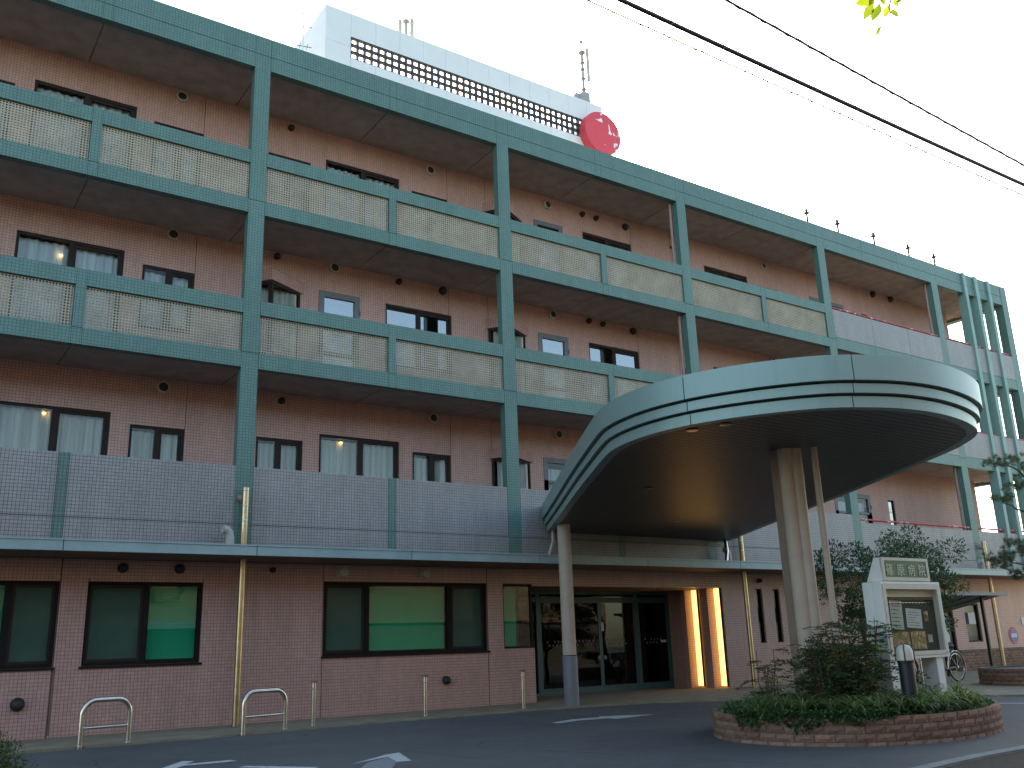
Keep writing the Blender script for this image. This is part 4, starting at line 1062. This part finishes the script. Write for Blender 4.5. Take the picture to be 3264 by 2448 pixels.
gl = thing('garden_lamp', 'short black bollard lamp with caged cream dome in front of the notice board', 'lamp', (10.34, 6.95, 0.25))
LX, LY = 10.34, 6.95
MB().lathe([(0.085,0.2),(0.085,0.845),(0.10,0.85),(0.10,0.868),(0.085,0.872)], 24, 'Z', (LX,LY,0)).build('post', 'navy_metal', gl)
MB().lathe([(0.094,0.873),(0.096,0.97),(0.088,1.01),(0.066,1.04),(0.03,1.055),(0.004,1.058)], 24, 'Z', (LX,LY,0)).build('dome', 'lamp_glass', gl)
for k in range(4):
    a = math.pi*k/4+0.55; pts = []
    for j in range(13):
        q = math.pi*j/12; rr = 0.106; zz = 0.95+0.112*math.sin(q)**0.8 if 0.02 < q < 3.12 else 0.87
        pts.append((LX+rr*math.cos(q)*math.cos(a), LY+rr*math.cos(q)*math.sin(a), zz))
    if k % 2 == 0: MB().tube([(pts[0][0],pts[0][1],0.868)]+pts[1:-1]+[(pts[-1][0],pts[-1][1],0.868)], 0.007, 6).build('cage_bar', 'navy_metal', gl)

# ================================================================== ROAD MARKINGS
def flat(name, polys, mat, label, cat='road marking', group=None, z_=0.004):
    mb = MB()
    for pg in polys: mb.add([(x, y, z_) for x, y in pg], [tuple(range(len(pg)))])
    o = mb.build(name, mat); tag(o, label, cat, group); return o
t = thing('painted_arrow', 'white arrow head on the asphalt with worn grey shaft, bottom middle', 'road marking', (5.1, 9.9, 0), 'white arrows on the asphalt')
MB().add([(x,y,.004) for x,y in [(4.653,10.054),(5.365,10.625),(5.575,10.699),(5.26,9.798),(5.101,9.837),(5.26,10.38)]], [(0,5,2,1),(5,4,3,2)]).build('arrow_head', 'road_paint', t)
MB().add([(x,y,.004) for x,y in [(5.23,10.33),(5.10,9.845),(4.815,9.391),(4.3,8.55),(4.05,8.75),(4.587,9.661),(4.84,10.04)]], [(0,6,5,4,3,2,1)]).build('arrow_shaft', 'road_paint_worn', t)
flat('painted_arrow', [[(9.318,12.689),(9.316,12.50),(9.904,12.66),(10.396,12.57),(10.40,12.36),(11.411,12.556),(10.60,13.05),(10.454,12.90),(9.95,12.96)][::-1]], 'road_paint', 'long thin white arrow lying in front of the glass entrance', group='white arrows on the asphalt')
flat('painted_arrow', [[(2.9,11.30),(3.399,12.025),(3.5,11.901),(3.335,11.66),(3.84,11.66),(3.877,11.47),(3.703,11.467),(3.25,11.50),(3.05,11.2)][::-1]], 'road_paint', 'white bent arrow near the two hoop racks at the lower left', group='white arrows on the asphalt')
flat('painted_line', [[(3.665,10.818),(3.768,10.887),(4.30,10.09),(4.16,10.02)][::-1]], 'road_paint', 'short white line at the bottom edge between two white arrows')
flat('painted_line', [[(15.3,10.93),(15.42,10.97),(17.3,6.45),(17.18,6.42)][::-1]], 'road_paint', 'thin white lane line running off right behind the oval brick planter')

# ================================================================== SHELTER, BIKES, SIGNS AT THE RIGHT
sh = thing('bicycle_shelter', 'dark flat bicycle shelter with slim black posts behind the notice board', 'shelter', (23, 14.4, 0))
rx0, rx1 = 20.8, 25.0
nP = 6
for k in range(nP):
    a = rx0+(rx1-rx0)*k/nP+0.02; b = rx0+(rx1-rx0)*(k+1)/nP-0.02
    MB().hexa([(a,13.6,2.10),(b,13.6,2.10),(b,15.44,1.70),(a,15.44,1.70),(a,13.6,2.112),(b,13.6,2.112),(b,15.44,1.712),(a,15.44,1.712)]).build('roof_panel', 'shelter_roof', sh)
    MB().hexa([(a-0.045,13.6,2.085),(a-0.005,13.6,2.085),(a-0.005,15.44,1.685),(a-0.045,15.44,1.685),(a-0.045,13.6,2.13),(a-0.005,13.6,2.13),(a-0.005,15.44,1.73),(a-0.045,15.44,1.73)]).build('rafter', 'black_metal', sh)
MB().box(rx0-0.05, rx1+0.02, 13.54, 13.598, 2.07, 2.15).build('front_beam', 'grey_frame', sh)
MB().box(rx0-0.05, rx1+0.02, 15.445, 15.51, 1.64, 1.74).build('rear_beam', 'black_metal', sh)
for x, y, z_ in ((24.45,13.95,2.02),(21.3,15.4,1.7),(24.8,15.4,1.7),(23.0,15.4,1.7)):
    MB().box(x-0.035, x+0.035, y-0.035, y+0.035, 0.03, z_-0.0).build('post', 'black_metal', sh)
def bicycle(x, y, label, paint, yaw=0.0):
    t = thing('bicycle', label, 'bicycle', (x, y, 0.03), 'bicycles under the shelter')
    ch = []
    Rw = 0.33
    def P(u, v, h): return (x+u*math.cos(yaw)-v*math.sin(yaw), y+u*math.sin(yaw)+v*math.cos(yaw), 0.03+h)
    for u0, nm in ((-0.52,'r'),(0.55,'f')):
        ring = [P(u0+Rw*math.cos(a), 0, 0.345+Rw*math.sin(a)) for a in np.linspace(0, 2*math.pi, 33)]
        wm = MB().tube(ring, 0.019, 8, False).build('wheel', 'rubber', t)
        MB().tube([P(u0+(Rw-.025)*math.cos(a), 0, 0.345+(Rw-.025)*math.sin(a)) for a in np.linspace(0, 2*math.pi, 33)], 0.009, 6, False).build('rim', 'steel', wm)
        for k in range(14):
            a = 2*math.pi*k/14; MB().tube([P(u0, 0.02*(-1)**k, 0.345), P(u0+(Rw-.03)*math.cos(a), 0, 0.345+(Rw-.03)*math.sin(a))], 0.0022, 4).build('spoke', 'steel', wm)
        MB().tube([P(u0, -0.045, 0.345), P(u0, 0.045, 0.345)], 0.025, 10).build('hub', 'steel', wm)
        arc = np.linspace(R(200), R(-5), 16) if nm == 'r' else np.linspace(R(185), R(20), 14)
        MB().tube([P(u0+(Rw+.04)*math.cos(a), 0, 0.345+(Rw+.04)*math.sin(a)) for a in arc], 0.017, 6).build('mudguard', 'steel', t)
    bb = (-0.08, 0, 0.30); seat = (-0.26, 0, 0.78); head = (0.36, 0, 0.82); hl = (0.40, 0, 0.66)
    for a, b in ((bb, seat), (bb, hl), ((-0.2,0,0.62), hl), (bb, (-0.52,0,0.345)), ((-0.23,0,0.70), (-0.52,0,0.345)), (head, hl), (hl, (0.55,0,0.345))):
        MB().tube([P(*a), P(*b)], 0.016, 8).build('frame_tube', paint, t)
    MB().tube([P(0.36,-0.28,1.0), P(0.30,-0.2,1.02), P(0.37,0,0.98), P(0.30,0.2,1.02), P(0.36,0.28,1.0)], 0.012, 8).build('handlebar', 'steel', t)
    MB().tube([P(*head), P(0.37,0,0.98)], 0.012, 8).build('stem', 'steel', t)
    MB().tube([P(-0.42,0,0.83), P(-0.30,0,0.835), P(-0.16,0,0.82)], [0.07,0.075,0.025], 10).build('saddle', 'black_metal', t)
    bk = MB().grid([0,0.02,0.28,0.30],[0,0.02,0.2,0.22], lambda i, j: True, 0, 0.24); bk.v = [P(0.46+a, -0.12+b, 0.66+c) for a, b, c in bk.v]
    bk.build('basket', 'galv', t)
bicycle(21.75, 13.6, 'bicycle with silver mudguard showing right of the notice board', 'bike_paint', math.pi)
bicycle(20.6, 14.3, 'bicycle half hidden behind the notice board legs', 'sign_blue', math.pi*0.93)
def round_sign(x, z_, r, label):
    t = thing('parking_sign', label, 'sign', (x, YW-0.03, z_), 'round signs on the pink wall')
    MB().lathe([(r,0),(r,0.012)], 32, 'Y', (x, YW-0.004, z_)).build('plate', 'sign_red', t)
    MB().lathe([(r*0.78,0),(r*0.78,0.004)], 32, 'Y', (x, YW-0.0165, z_)).build('blue_field', 'sign_blue', t)
    MB().box(x-r*0.62, x+r*0.62, YW-0.025, YW-0.0208, z_-r*0.22, z_+r*0.25).build('white_bar', 'paint_white', t)
round_sign(31.72, 1.02, 0.27, 'red ringed blue round sign on the pink wall at the right edge')
round_sign(23.95, 1.41, 0.13, 'small blue round sign seen between shrub and notice board')
for x, z_, w_, h_, lab in ((29.05+0.15,1.42,0.38,0.36,'white paper notice stuck in the shelter side window'),(32.35,1.35,0.5,0.25,'white paper notice on the wall at the far right edge'),(27.7,0.9,0.3,0.8,'tall pale paper notice on the door right of the notice board')):
    tag(MB().box(x, x+w_, YW-0.02, YW-0.012, z_, z_+h_).build('paper_notice', 'paper'), lab, 'notice')
lw = thing('brick_plinth', 'long low brick plinth along the pink wall behind the shelter', 'wall', (30, 17, 0))
for c in range(7):
    for i in range(24):
        x = 28.3+i*0.222+(0.11 if c % 2 else 0)
        o = place('brick', BR[(i*5+c) % 6], lw); o.location = (x, 17.0, 0.03+c*0.0875)
MB().box(28.19, 33.6, 17.016, 17.19, 0.0, 0.64).build('mortar', 'mortar', lw)

# ================================================================== PLANTS
def leaf_mesh(name, P, Dv, L, Wd, mat, tone, bend=0.25):
    """P base points (n,3), Dv directions (n,3), lengths, widths; each leaf = 2 folded quads"""
    n = len(P); Dv = Dv/np.linalg.norm(Dv, axis=1, keepdims=True)
    rv = RNG.normal(size=(n, 3)); side = np.cross(Dv, rv); side /= np.linalg.norm(side, axis=1, keepdims=True)+1e-9
    nm = np.cross(side, Dv); L = np.asarray(L).reshape(-1, 1)*np.ones((n, 1)); Wd = np.asarray(Wd).reshape(-1, 1)*np.ones((n, 1))
    mid = P+Dv*L*0.5+nm*L*bend*0.3; tip = P+Dv*L-nm*L*bend*0.15
    V = np.stack([P, mid-side*Wd*0.5-nm*Wd*0.15, mid, mid+side*Wd*0.5-nm*Wd*0.15, tip], 1).reshape(-1, 3)
    b = 5*np.arange(n)[:, None]
    F = np.concatenate([np.stack([b+0, b+1, b+2], 2), np.stack([b+1, b+4, b+2], 2), np.stack([b+0, b+2, b+3], 2), np.stack([b+2, b+4, b+3], 2)], 1).reshape(-1, 3)
    return array_mesh(name, V, F, mat, np.repeat(tone, 5))
def rand_dirs(n, up=0.0):
    d = RNG.normal(size=(n, 3)); d[:, 2] += up; return d/np.linalg.norm(d, axis=1, keepdims=True)
def blob_leaves(blobs, n, mat, name, L=(0.04, 0.07), W=0.45, up=0.2):
    w_ = np.array([b[3]**2 for b in blobs]); w_ = w_/w_.sum(); k = RNG.choice(len(blobs), n, p=w_)
    B = np.array([b[:3] for b in blobs])[k]; r = np.array([b[3] for b in blobs])[k]
    d = rand_dirs(n); rad = r*RNG.uniform(0.35, 1.05, n)**0.7
    P = B+d*rad[:, None]*np.array([1, 1, 0.8]); Dv = d+rand_dirs(n)*0.9+np.array([0, 0, up])
    l = RNG.uniform(L[0], L[1], n); bt = RNG.uniform(0, 1, len(blobs))[k]
    return leaf_mesh(name, P, Dv, l, l*W, mat, np.clip(0.55*bt+0.45*RNG.uniform(0, 1, n), 0, 1))
def limb(mb, a, b, r0, r1, wob=0.05, n=5):
    a = Vector(a); b = Vector(b); pts = []
    for i in range(n+1):
        f = i/n; pts.append(a.lerp(b, f)+Vector((random.uniform(-wob, wob), random.uniform(-wob, wob), 0))*math.sin(math.pi*f))
    mb.tube(pts, [r0+(r1-r0)*i/n for i in range(n+1)], 7); return mb

# evergreen tree behind the sign
tr = thing('evergreen_tree', 'small leafy evergreen tree rising behind the notice board', 'tree', (18.6, 12.6, 0.03))
blobs = []
for i in range(60):
    f = random.random(); a = random.uniform(0, 6.28); z_ = 1.25+f*1.85; rr = 1.75*math.sin(min(1, 0.35+f*0.8)*math.pi*0.62)*random.uniform(0.3, 1)
    blobs.append((18.65+rr*math.cos(a)*1.25, 12.5+rr*math.sin(a)*0.7, z_, random.uniform(0.16, 0.36)))
for (x, z_, r) in ((17.0,2.75,.3),(17.25,2.95,.25),(17.6,2.5,.35),(18.3,2.75,.3),(19.0,3.05,.28),(19.25,3.3,.22),(19.5,3.0,.3),(20.0,2.75,.32),(20.4,2.4,.33),(20.6,2.05,.3),(20.2,1.9,.3),(17.4,1.9,.3),(18.0,3.0,.2),(18.7,2.9,.25)):
    blobs.append((x*0.99, 12.5+random.uniform(-.4,.4), z_, r))
place('crown', blob_leaves(blobs, 15000, 'leaf_tree', 'crown', (0.05, 0.10), 0.42, 0.4), tr)
mb = MB(); limb(mb, (18.6,12.6,0.03), (18.6,12.55,1.2), 0.07, 0.05); mb.build('trunk', 'bark', tr)
for k in range(9):
    b = random.choice(blobs); mb = MB(); limb(mb, (18.6,12.55,random.uniform(0.9,1.3)), b[:3], 0.03, 0.008, 0.12); mb.build('limb', 'bark', tr)

# nandina shrubs in the planter: canes with feathery compound leaves
def nandina(cx, cy, z0, canes, H, spread, label, ntone, dens=1.0):
    t = thing('nandina_shrub', label, 'shrub', (cx, cy, z0), 'shrubs in the oval planter')
    P = []; D = []; Ls = []; T = []
    for c in range(canes):
        a = random.uniform(0, 6.28); r = spread*math.sqrt(random.random()); h = H*random.uniform(0.6, 1.0)
        b = Vector((cx+r*0.5*math.cos(a), cy+r*0.5*math.sin(a), z0)); tp = Vector((cx+r*math.cos(a), cy+r*math.sin(a), z0+h))
        mb = MB(); limb(mb, b, tp, 0.008, 0.004, 0.03, 4); mb.build('cane', 'stem_red', t)
        for k in range(int(9*dens)):
            f = random.uniform(0.3, 1.0); o = b.lerp(tp, f); a2 = random.uniform(0, 6.28); q = Vector((math.cos(a2), math.sin(a2), random.uniform(-.1, 0.55))).normalized()
            tn = min(1, max(0, random.gauss(ntone, 0.25)))
            for s in range(7):
                pt = o+q*(0.04+0.042*s)+Vector((0, 0, -0.012*s*s*0.25))
                for sg in (-1, 1):
                    sd_ = Vector((-q.y, q.x, 0)).normalized()*sg
                    for tw in range(2):
                        pp = pt+sd_*0.035*tw
                        P.append(pp); D.append(sd_*0.8+q*0.6+Vector((0, 0, random.uniform(-.3, .3)))); Ls.append(random.uniform(0.032, 0.055)); T.append(min(1, tn+random.uniform(-.08, .08)))
    me = leaf_mesh('foliage', np.array([tuple(p) for p in P]), np.array([tuple(d) for d in D]), np.array(Ls), np.array(Ls)*0.4, 'leaf_dark', np.array(T))
    place('foliage', me, t)
nandina(9.76, 7.64, 0.25, 22, 0.98, 0.30, 'dense dark nandina shrub at the foot of the canopy pier', 0.35)
nandina(10.18, 7.52, 0.25, 28, 1.16, 0.33, 'taller nandina shrub with yellowing tips next to the notice board', 0.5)
nandina(9.62, 8.48, 0.25, 6, 0.80, 0.26, 'sparse thin nandina shrub left of the pier in the oval planter', 0.5, 0.7)
nandina(11.5, 8.0, 0.25, 7, 0.6, 0.4, 'low nandina shrub seen under the notice board between its legs', 0.4)

# ivy carpet spilling over the rim (nobody could count it)
n = 8000; tt = RNG.uniform(0, 2*math.pi, n); rr = np.sqrt(RNG.uniform(0, 1, n))
EX, EY = zip(*[ell(t_, -0.09) for t_ in tt]); EX = np.array(EX); EY = np.array(EY)
P = np.stack([10.94+(EX-10.94)*rr, 8.22+(EY-8.22)*rr, 0.25+RNG.uniform(0, 0.15, n)*(1-rr**6*0.4)], 1)
m2 = 2600; ts = RNG.uniform(2.75, 3.85, m2); q = RNG.uniform(0, 1, m2)**1.5
spill = np.array([ell(t_, -0.03+0.05*RNG.uniform()) for t_ in ts]); lim = (0.03+0.10*np.abs(np.sin(ts*8.0+0.6))**3+0.05*np.abs(np.sin(ts*23)))*np.clip((3.85-ts)*3, 0, 1)
P2 = np.stack([spill[:, 0], spill[:, 1], 0.36-q*(0.05+lim)], 1)
PP = np.concatenate([P, P2])
me = leaf_mesh('ivy', PP, rand_dirs(len(PP), 0.35), RNG.uniform(0.03, 0.055, len(PP)), RNG.uniform(0.026, 0.045, len(PP)), 'leaf_ivy', RNG.uniform(0, 1, len(PP)))
o = place('ivy', me); o['kind'] = 'stuff'; o['label'] = 'dark green ivy carpet filling and spilling over the oval brick planter'; o['category'] = 'ground cover'
# lilyturf clumps
def clump(cx, cy, z0, nb_, L, mat='leaf_grass'):
    V = []; F = []; T = []
    for b in range(nb_):
        a = random.uniform(0, 6.28); l = L*random.uniform(0.6, 1.1); el = random.uniform(0.7, 1.4); wd = random.uniform(0.006, 0.011); tn = random.random()
        dx, dy = math.cos(a), math.sin(a); px, py, pz = cx+dx*0.02, cy+dy*0.02, z0; ang = el; st = 6; base = len(V)
        for s in range(st+1):
            ww = wd*(1-(s/st)**2.2)+0.0008
            V += [(px-dy*ww, py+dx*ww, pz), (px+dy*ww, py-dx*ww, pz)]; T += [tn, tn]
            px += dx*math.cos(ang)*l/st; py += dy*math.cos(ang)*l/st; pz += math.sin(ang)*l/st; ang -= (el+0.9)/st*random.uniform(0.8, 1.2)
        for s in range(st): F.append((base+2*s, base+2*s+2, base+2*s+3, base+2*s+1))
    return array_mesh('lilyturf_clump', V, F, mat, T)
CL = [clump(0, 0, 0, 46, 0.46) for _ in range(5)]
spots = []
while len(spots) < 46:
    a = random.uniform(2.8, 5.6) if len(spots) < 38 else random.uniform(0, 6.28); f = random.uniform(0.45, 0.92)
    e = ell(a, 0); x = 10.94+(e[0]-10.94)*f; y = 8.22+(e[1]-8.22)*f
    if (x-10.94)*0.8+(y-8.22)*0.6 > -0.35 and len(spots) < 38: continue
    if all(math.hypot(x-p, y-q) > 0.17 for p, q in spots): spots.append((x, y))
for i, (x, y) in enumerate(spots):
    o = place('lilyturf_clump', CL[i % 5]); o.location = (x, y, 0.33); o.rotation_euler = (0, 0, random.uniform(0, 6)); s = random.uniform(0.8, 1.15); o.scale = (s, s, s)
    u = (x-10.94)*0.6-(y-8.22)*0.8; fr_ = (x-10.94)*0.8+(y-8.22)*0.6
    if fr_ > 0.25: w_, g_ = 'pale striped lilyturf tuft at the back of the oval planter behind the notice board', 'lilyturf tufts behind the notice board'
    elif u < -0.55: w_, g_ = 'pale striped lilyturf tuft at the left end of the oval planter left of the pier', 'lilyturf tufts at the left end of the oval planter'
    elif u < 0.35: w_, g_ = 'pale striped lilyturf tuft in front of the dark nandina shrubs in the oval planter', 'lilyturf tufts in front of the nandina'
    elif u < 1.1: w_, g_ = 'pale striped lilyturf tuft growing round the garden lamp in the oval planter', 'lilyturf tufts round the garden lamp'
    else: w_, g_ = 'pale striped lilyturf tuft at the right end of the oval planter below the notice board', 'lilyturf tufts at the right end of the oval planter'
    tag(o, w_, 'grass tuft', g_)
# shrub at the lower left corner
bs_ = thing('clipped_shrub', 'dark rounded shrub cut off by the lower left corner', 'shrub', (1.05, 8.6, 0))
bl = [(0.98+random.gauss(0,.12), 8.6+random.gauss(0,.14), random.uniform(0.1, 0.5), random.uniform(0.10, 0.17)) for _ in range(34)]+[(0.95,8.6,0.60,.13),(1.08,8.55,0.50,.13),(1.2,8.5,0.36,.12)]+[(0.95,8.5,0.45,.12),(1.15,8.5,0.33,.12),(1.27,8.45,0.17,.12),(1.3,8.4,0.08,.13)]
place('foliage', blob_leaves(bl, 7000, 'leaf_dark', 'foliage', (0.02, 0.035), 0.4, 0.6), bs_)
for k in range(5):
    mb = MB(); limb(mb, (1.0,8.6,0), (0.95+random.uniform(-.15,.2), 8.55, 0.35), 0.012, 0.005); mb.build('stem', 'bark', bs_)
# pine at the right edge
pn = thing('pine_tree', 'cloud pruned pine leaning in from the right edge', 'tree', (22.15, 11.45, 0.35))
mb = MB(); limb(mb, (22.3,11.3,0.33), (22.0,10.4,4.4), 0.12, 0.05, 0.15, 8); mb.build('trunk', 'bark', pn)
PADS = [(20.75,10.95,4.80,.45),(21.05,10.7,4.25,.5),(21.5,10.4,4.65,.6),(20.75,11.1,3.95,.25),(21.7,10.4,3.7,.5),(20.35,11.0,2.66,.45),(20.75,10.8,2.95,.45),(21.2,10.6,2.8,.55),(20.9,10.9,2.28,.35),(21.35,10.6,2.2,.45),(21.25,10.9,1.55,.35),(21.6,10.8,1.4,.45),(20.1,11.05,2.5,.25),(21.5,11.0,0.75,.45),(21.9,10.9,0.7,.5)]
cz = []; 
for (x, y, z_, r) in PADS:
    x += 0.22; z_ += 0.05
    mb = MB(); limb(mb, (22.1,10.9,max(0.5, z_-0.35)), (x, y, z_-0.05), 0.03, 0.012, 0.1); mb.build('limb', 'bark', pn)
    for k in range(int(110*r)):
        a = random.uniform(0, 6.28); q = r*math.sqrt(random.random()); cz.append((x+q*math.cos(a), y+q*math.sin(a), z_+random.uniform(-.08, .12)))
cz = np.array(cz); n = len(cz)*60; k = np.repeat(np.arange(len(cz)), 60); d = rand_dirs(n, 0.55); tone = np.repeat(RNG.uniform(0, 1, len(cz)), 60)
Lp = RNG.uniform(0.07, 0.12, n); sd2 = np.cross(d, rand_dirs(n)); sd2 /= np.linalg.norm(sd2, axis=1, keepdims=True)
P0 = cz[k]+d*0.01
V = np.stack([P0-sd2*0.0026, P0+sd2*0.0026, P0+d*Lp[:, None]], 1).reshape(-1, 3); F = np.arange(3*n).reshape(-1, 3)
place('needles', array_mesh('needles', V, F, 'leaf_pine', np.repeat(tone, 3)), pn)

# ================================================================== CABLES AND TWIG
def catenary(x0, x1, y0, y1, zf, n=60): return [(x0+(x1-x0)*i/n, y0+(y1-y0)*i/n, zf(x0+(x1-x0)*i/n)) for i in range(n+1)]
t = thing('overhead_cable', 'thick black overhead cable with thin wire slung below it', 'cable', (8, 5.55, 7), 'overhead cables')
zf = lambda x: 7.0+0.0006*(x-9)**2
MB().tube(catenary(-40, 70, 5.60, 5.42, zf, 90), 0.024, 10).build('main_cable', 'cable', t)
MB().tube(catenary(-40, 70, 5.66, 5.48, lambda x: zf(x)-0.115, 90), 0.0085, 6).build('messenger_wire', 'cable', t)
k = 0; x = 4.4
while x < 22:
    L = 0.72; yy = 5.60-0.18*(x+40)/110; pts = []
    for j in range(25):
        q = 2*math.pi*j/24; pts.append((x+L*j/24-0.16*math.sin(q), yy+0.03+0.07*math.sin(q), zf(x)-0.06+0.10*math.cos(q)))
    MB().tube(pts, 0.0038, 5).build('lashing_wire', 'cable', t); x += L
t = thing('overhead_cable', 'single twisted black overhead cable nearest the top right corner', 'cable', (9, 5.1, 7), 'overhead cables')
zc_ = lambda x: 7.0+0.0006*(x-9)**2
MB().tube(catenary(-40, 70, 4.995-0.0391*46.06, 4.995+0.0391*63.9, zc_, 90), 0.012, 8).build('main_cable', 'cable', t)
pts = [(x, 4.995+0.0391*(x-6.058)+0.011*math.cos(x*17), zc_(x)+0.011*math.sin(x*17)) for x in np.arange(3, 24, 0.05)]
MB().tube(pts, 0.007, 5).build('twisted_strand', 'cable', t)
# sunlit twig at the top edge
tw = thing('leafy_twig', 'sunlit yellow green leafy twig hanging from the top edge', 'branch', (6.1, 3.5, 5.95))
O = Vector((6.03, 3.5, 5.93))
def PX(u, v, w_=0.0): return O+RT*u+UP*v+FW*w_      # local axes of the twig
LEAVES = [((0.02,0.10),(-0.16,0.03),.19),((-0.02,0.04),(-0.10,-0.10),.17),((0.02,0.02),(-0.03,-0.11),.16),((0.10,0.02),(0.06,-0.09),.16),((0.13,0.00),(0.15,-0.10),.15),((0.02,0.10),(0.08,0.02),.17),((0.15,0.08),(0.17,0.0),.16),((0.10,0.14),(0.03,0.06),.17),((0.2,0.12),(0.17,0.02),.16),((-0.02,0.16),(-0.20,0.08),.2),((0.10,0.16),(0.16,0.08),.15),((0.03,-0.16),(0.0,-0.22),.09),((0.0,0.12),(-0.05,0.02),.16)]
for (a, b, L) in LEAVES:
    A = PX(*a, random.uniform(-.04,.04)); B = PX(*b, random.uniform(-.05,.05)); d = B-A
    s = d.cross(FW).normalized()*d.length*0.26+FW*random.uniform(-.03,.03); mid = A.lerp(B, 0.45)
    V = [A, mid-s*0.9, mid+FW*0.012, mid+s*0.9, B, A.lerp(B,0.75)-s*0.6, A.lerp(B,0.75)+s*0.6, A.lerp(B,0.75)+FW*0.008]
    me = array_mesh('leaf', [tuple(v) for v in V], [(0,1,2),(1,5,2),(2,5,7),(5,4,7),(0,2,3),(2,7,3),(3,7,6),(7,4,6)], 'leaf_yellow', [random.random()*0.8]*8)
    place('leaf', me, tw)
MB().tube([PX(0.35,0.45), PX(0.2,0.2), PX(0.12,0.08), PX(0.1,0.0), PX(0.11,-0.05)], [0.012,0.01,0.007,0.006,0.004], 7).build('twig', 'bark', tw)
MB().tube([PX(0.12,0.08), PX(0.02,0.06), PX(-0.03,0.09)], 0.005, 6).build('twig', 'bark', tw)
MB().tube([PX(0.24,0.16), PX(0.2,0.07), PX(0.16,0.04)], 0.005, 6).build('twig', 'bark', tw)

# ================================================================== ACROSS THE STREET (seen only as reflections)
hs = thing('house', 'tan rendered house across the street with dark ground floor', 'house', (5, -10, 0))
MB().box(-30, 40, -18, -10, 2.6, 9.5).build('wall', 'tan_wall', hs); MB().box(-30, 40, -17.9, -10.2, 0, 2.6).build('ground_floor', 'house_dark', hs)
MB().hexa([(-31,-18.5,9.5),(41,-18.5,9.5),(41,-9.4,9.5),(-31,-9.4,9.5),(-31,-14.2,11.2),(41,-14.2,11.2),(41,-14.0,11.2),(-31,-14.0,11.2)]).build('roof', 'house_dark', hs)
MB().hexa([(0,-10,2.75),(16,-10,2.75),(16,-8.6,2.45),(0,-8.6,2.45),(0,-10,2.8),(16,-10,2.8),(16,-8.6,2.5),(0,-8.6,2.5)]).build('awning', 'awning_blue', hs)
for x in (-20,-12,-4,4,12,20,28): MB().box(x, x+1.8, -10.0, -9.95, 4.2, 5.6).build('window', 'house_dark', hs)
for k, (x, y, hh, lab) in enumerate(((-3,-5,7.0,'broad street tree behind the viewer at left'),(9,-6.5,7.5,'broad street tree behind the viewer at right'))):
    t = thing('street_tree', lab, 'tree', (x, y, 0), 'street trees across the road')
    mb = MB(); limb(mb, (x,y,0), (x+.2,y,hh*0.5), 0.16, 0.09, 0.1, 6); mb.build('trunk', 'bark', t)
    bb = [(x+random.gauss(0,1.0), y+random.gauss(0,1.0), hh*random.uniform(0.45,1.0), random.uniform(.5,.9)) for _ in range(22)]
    place('crown', blob_leaves(bb, 5000, 'leaf_yellow' if k == 0 else 'leaf_tree', 'crown', (0.12, 0.2), 0.5), t)
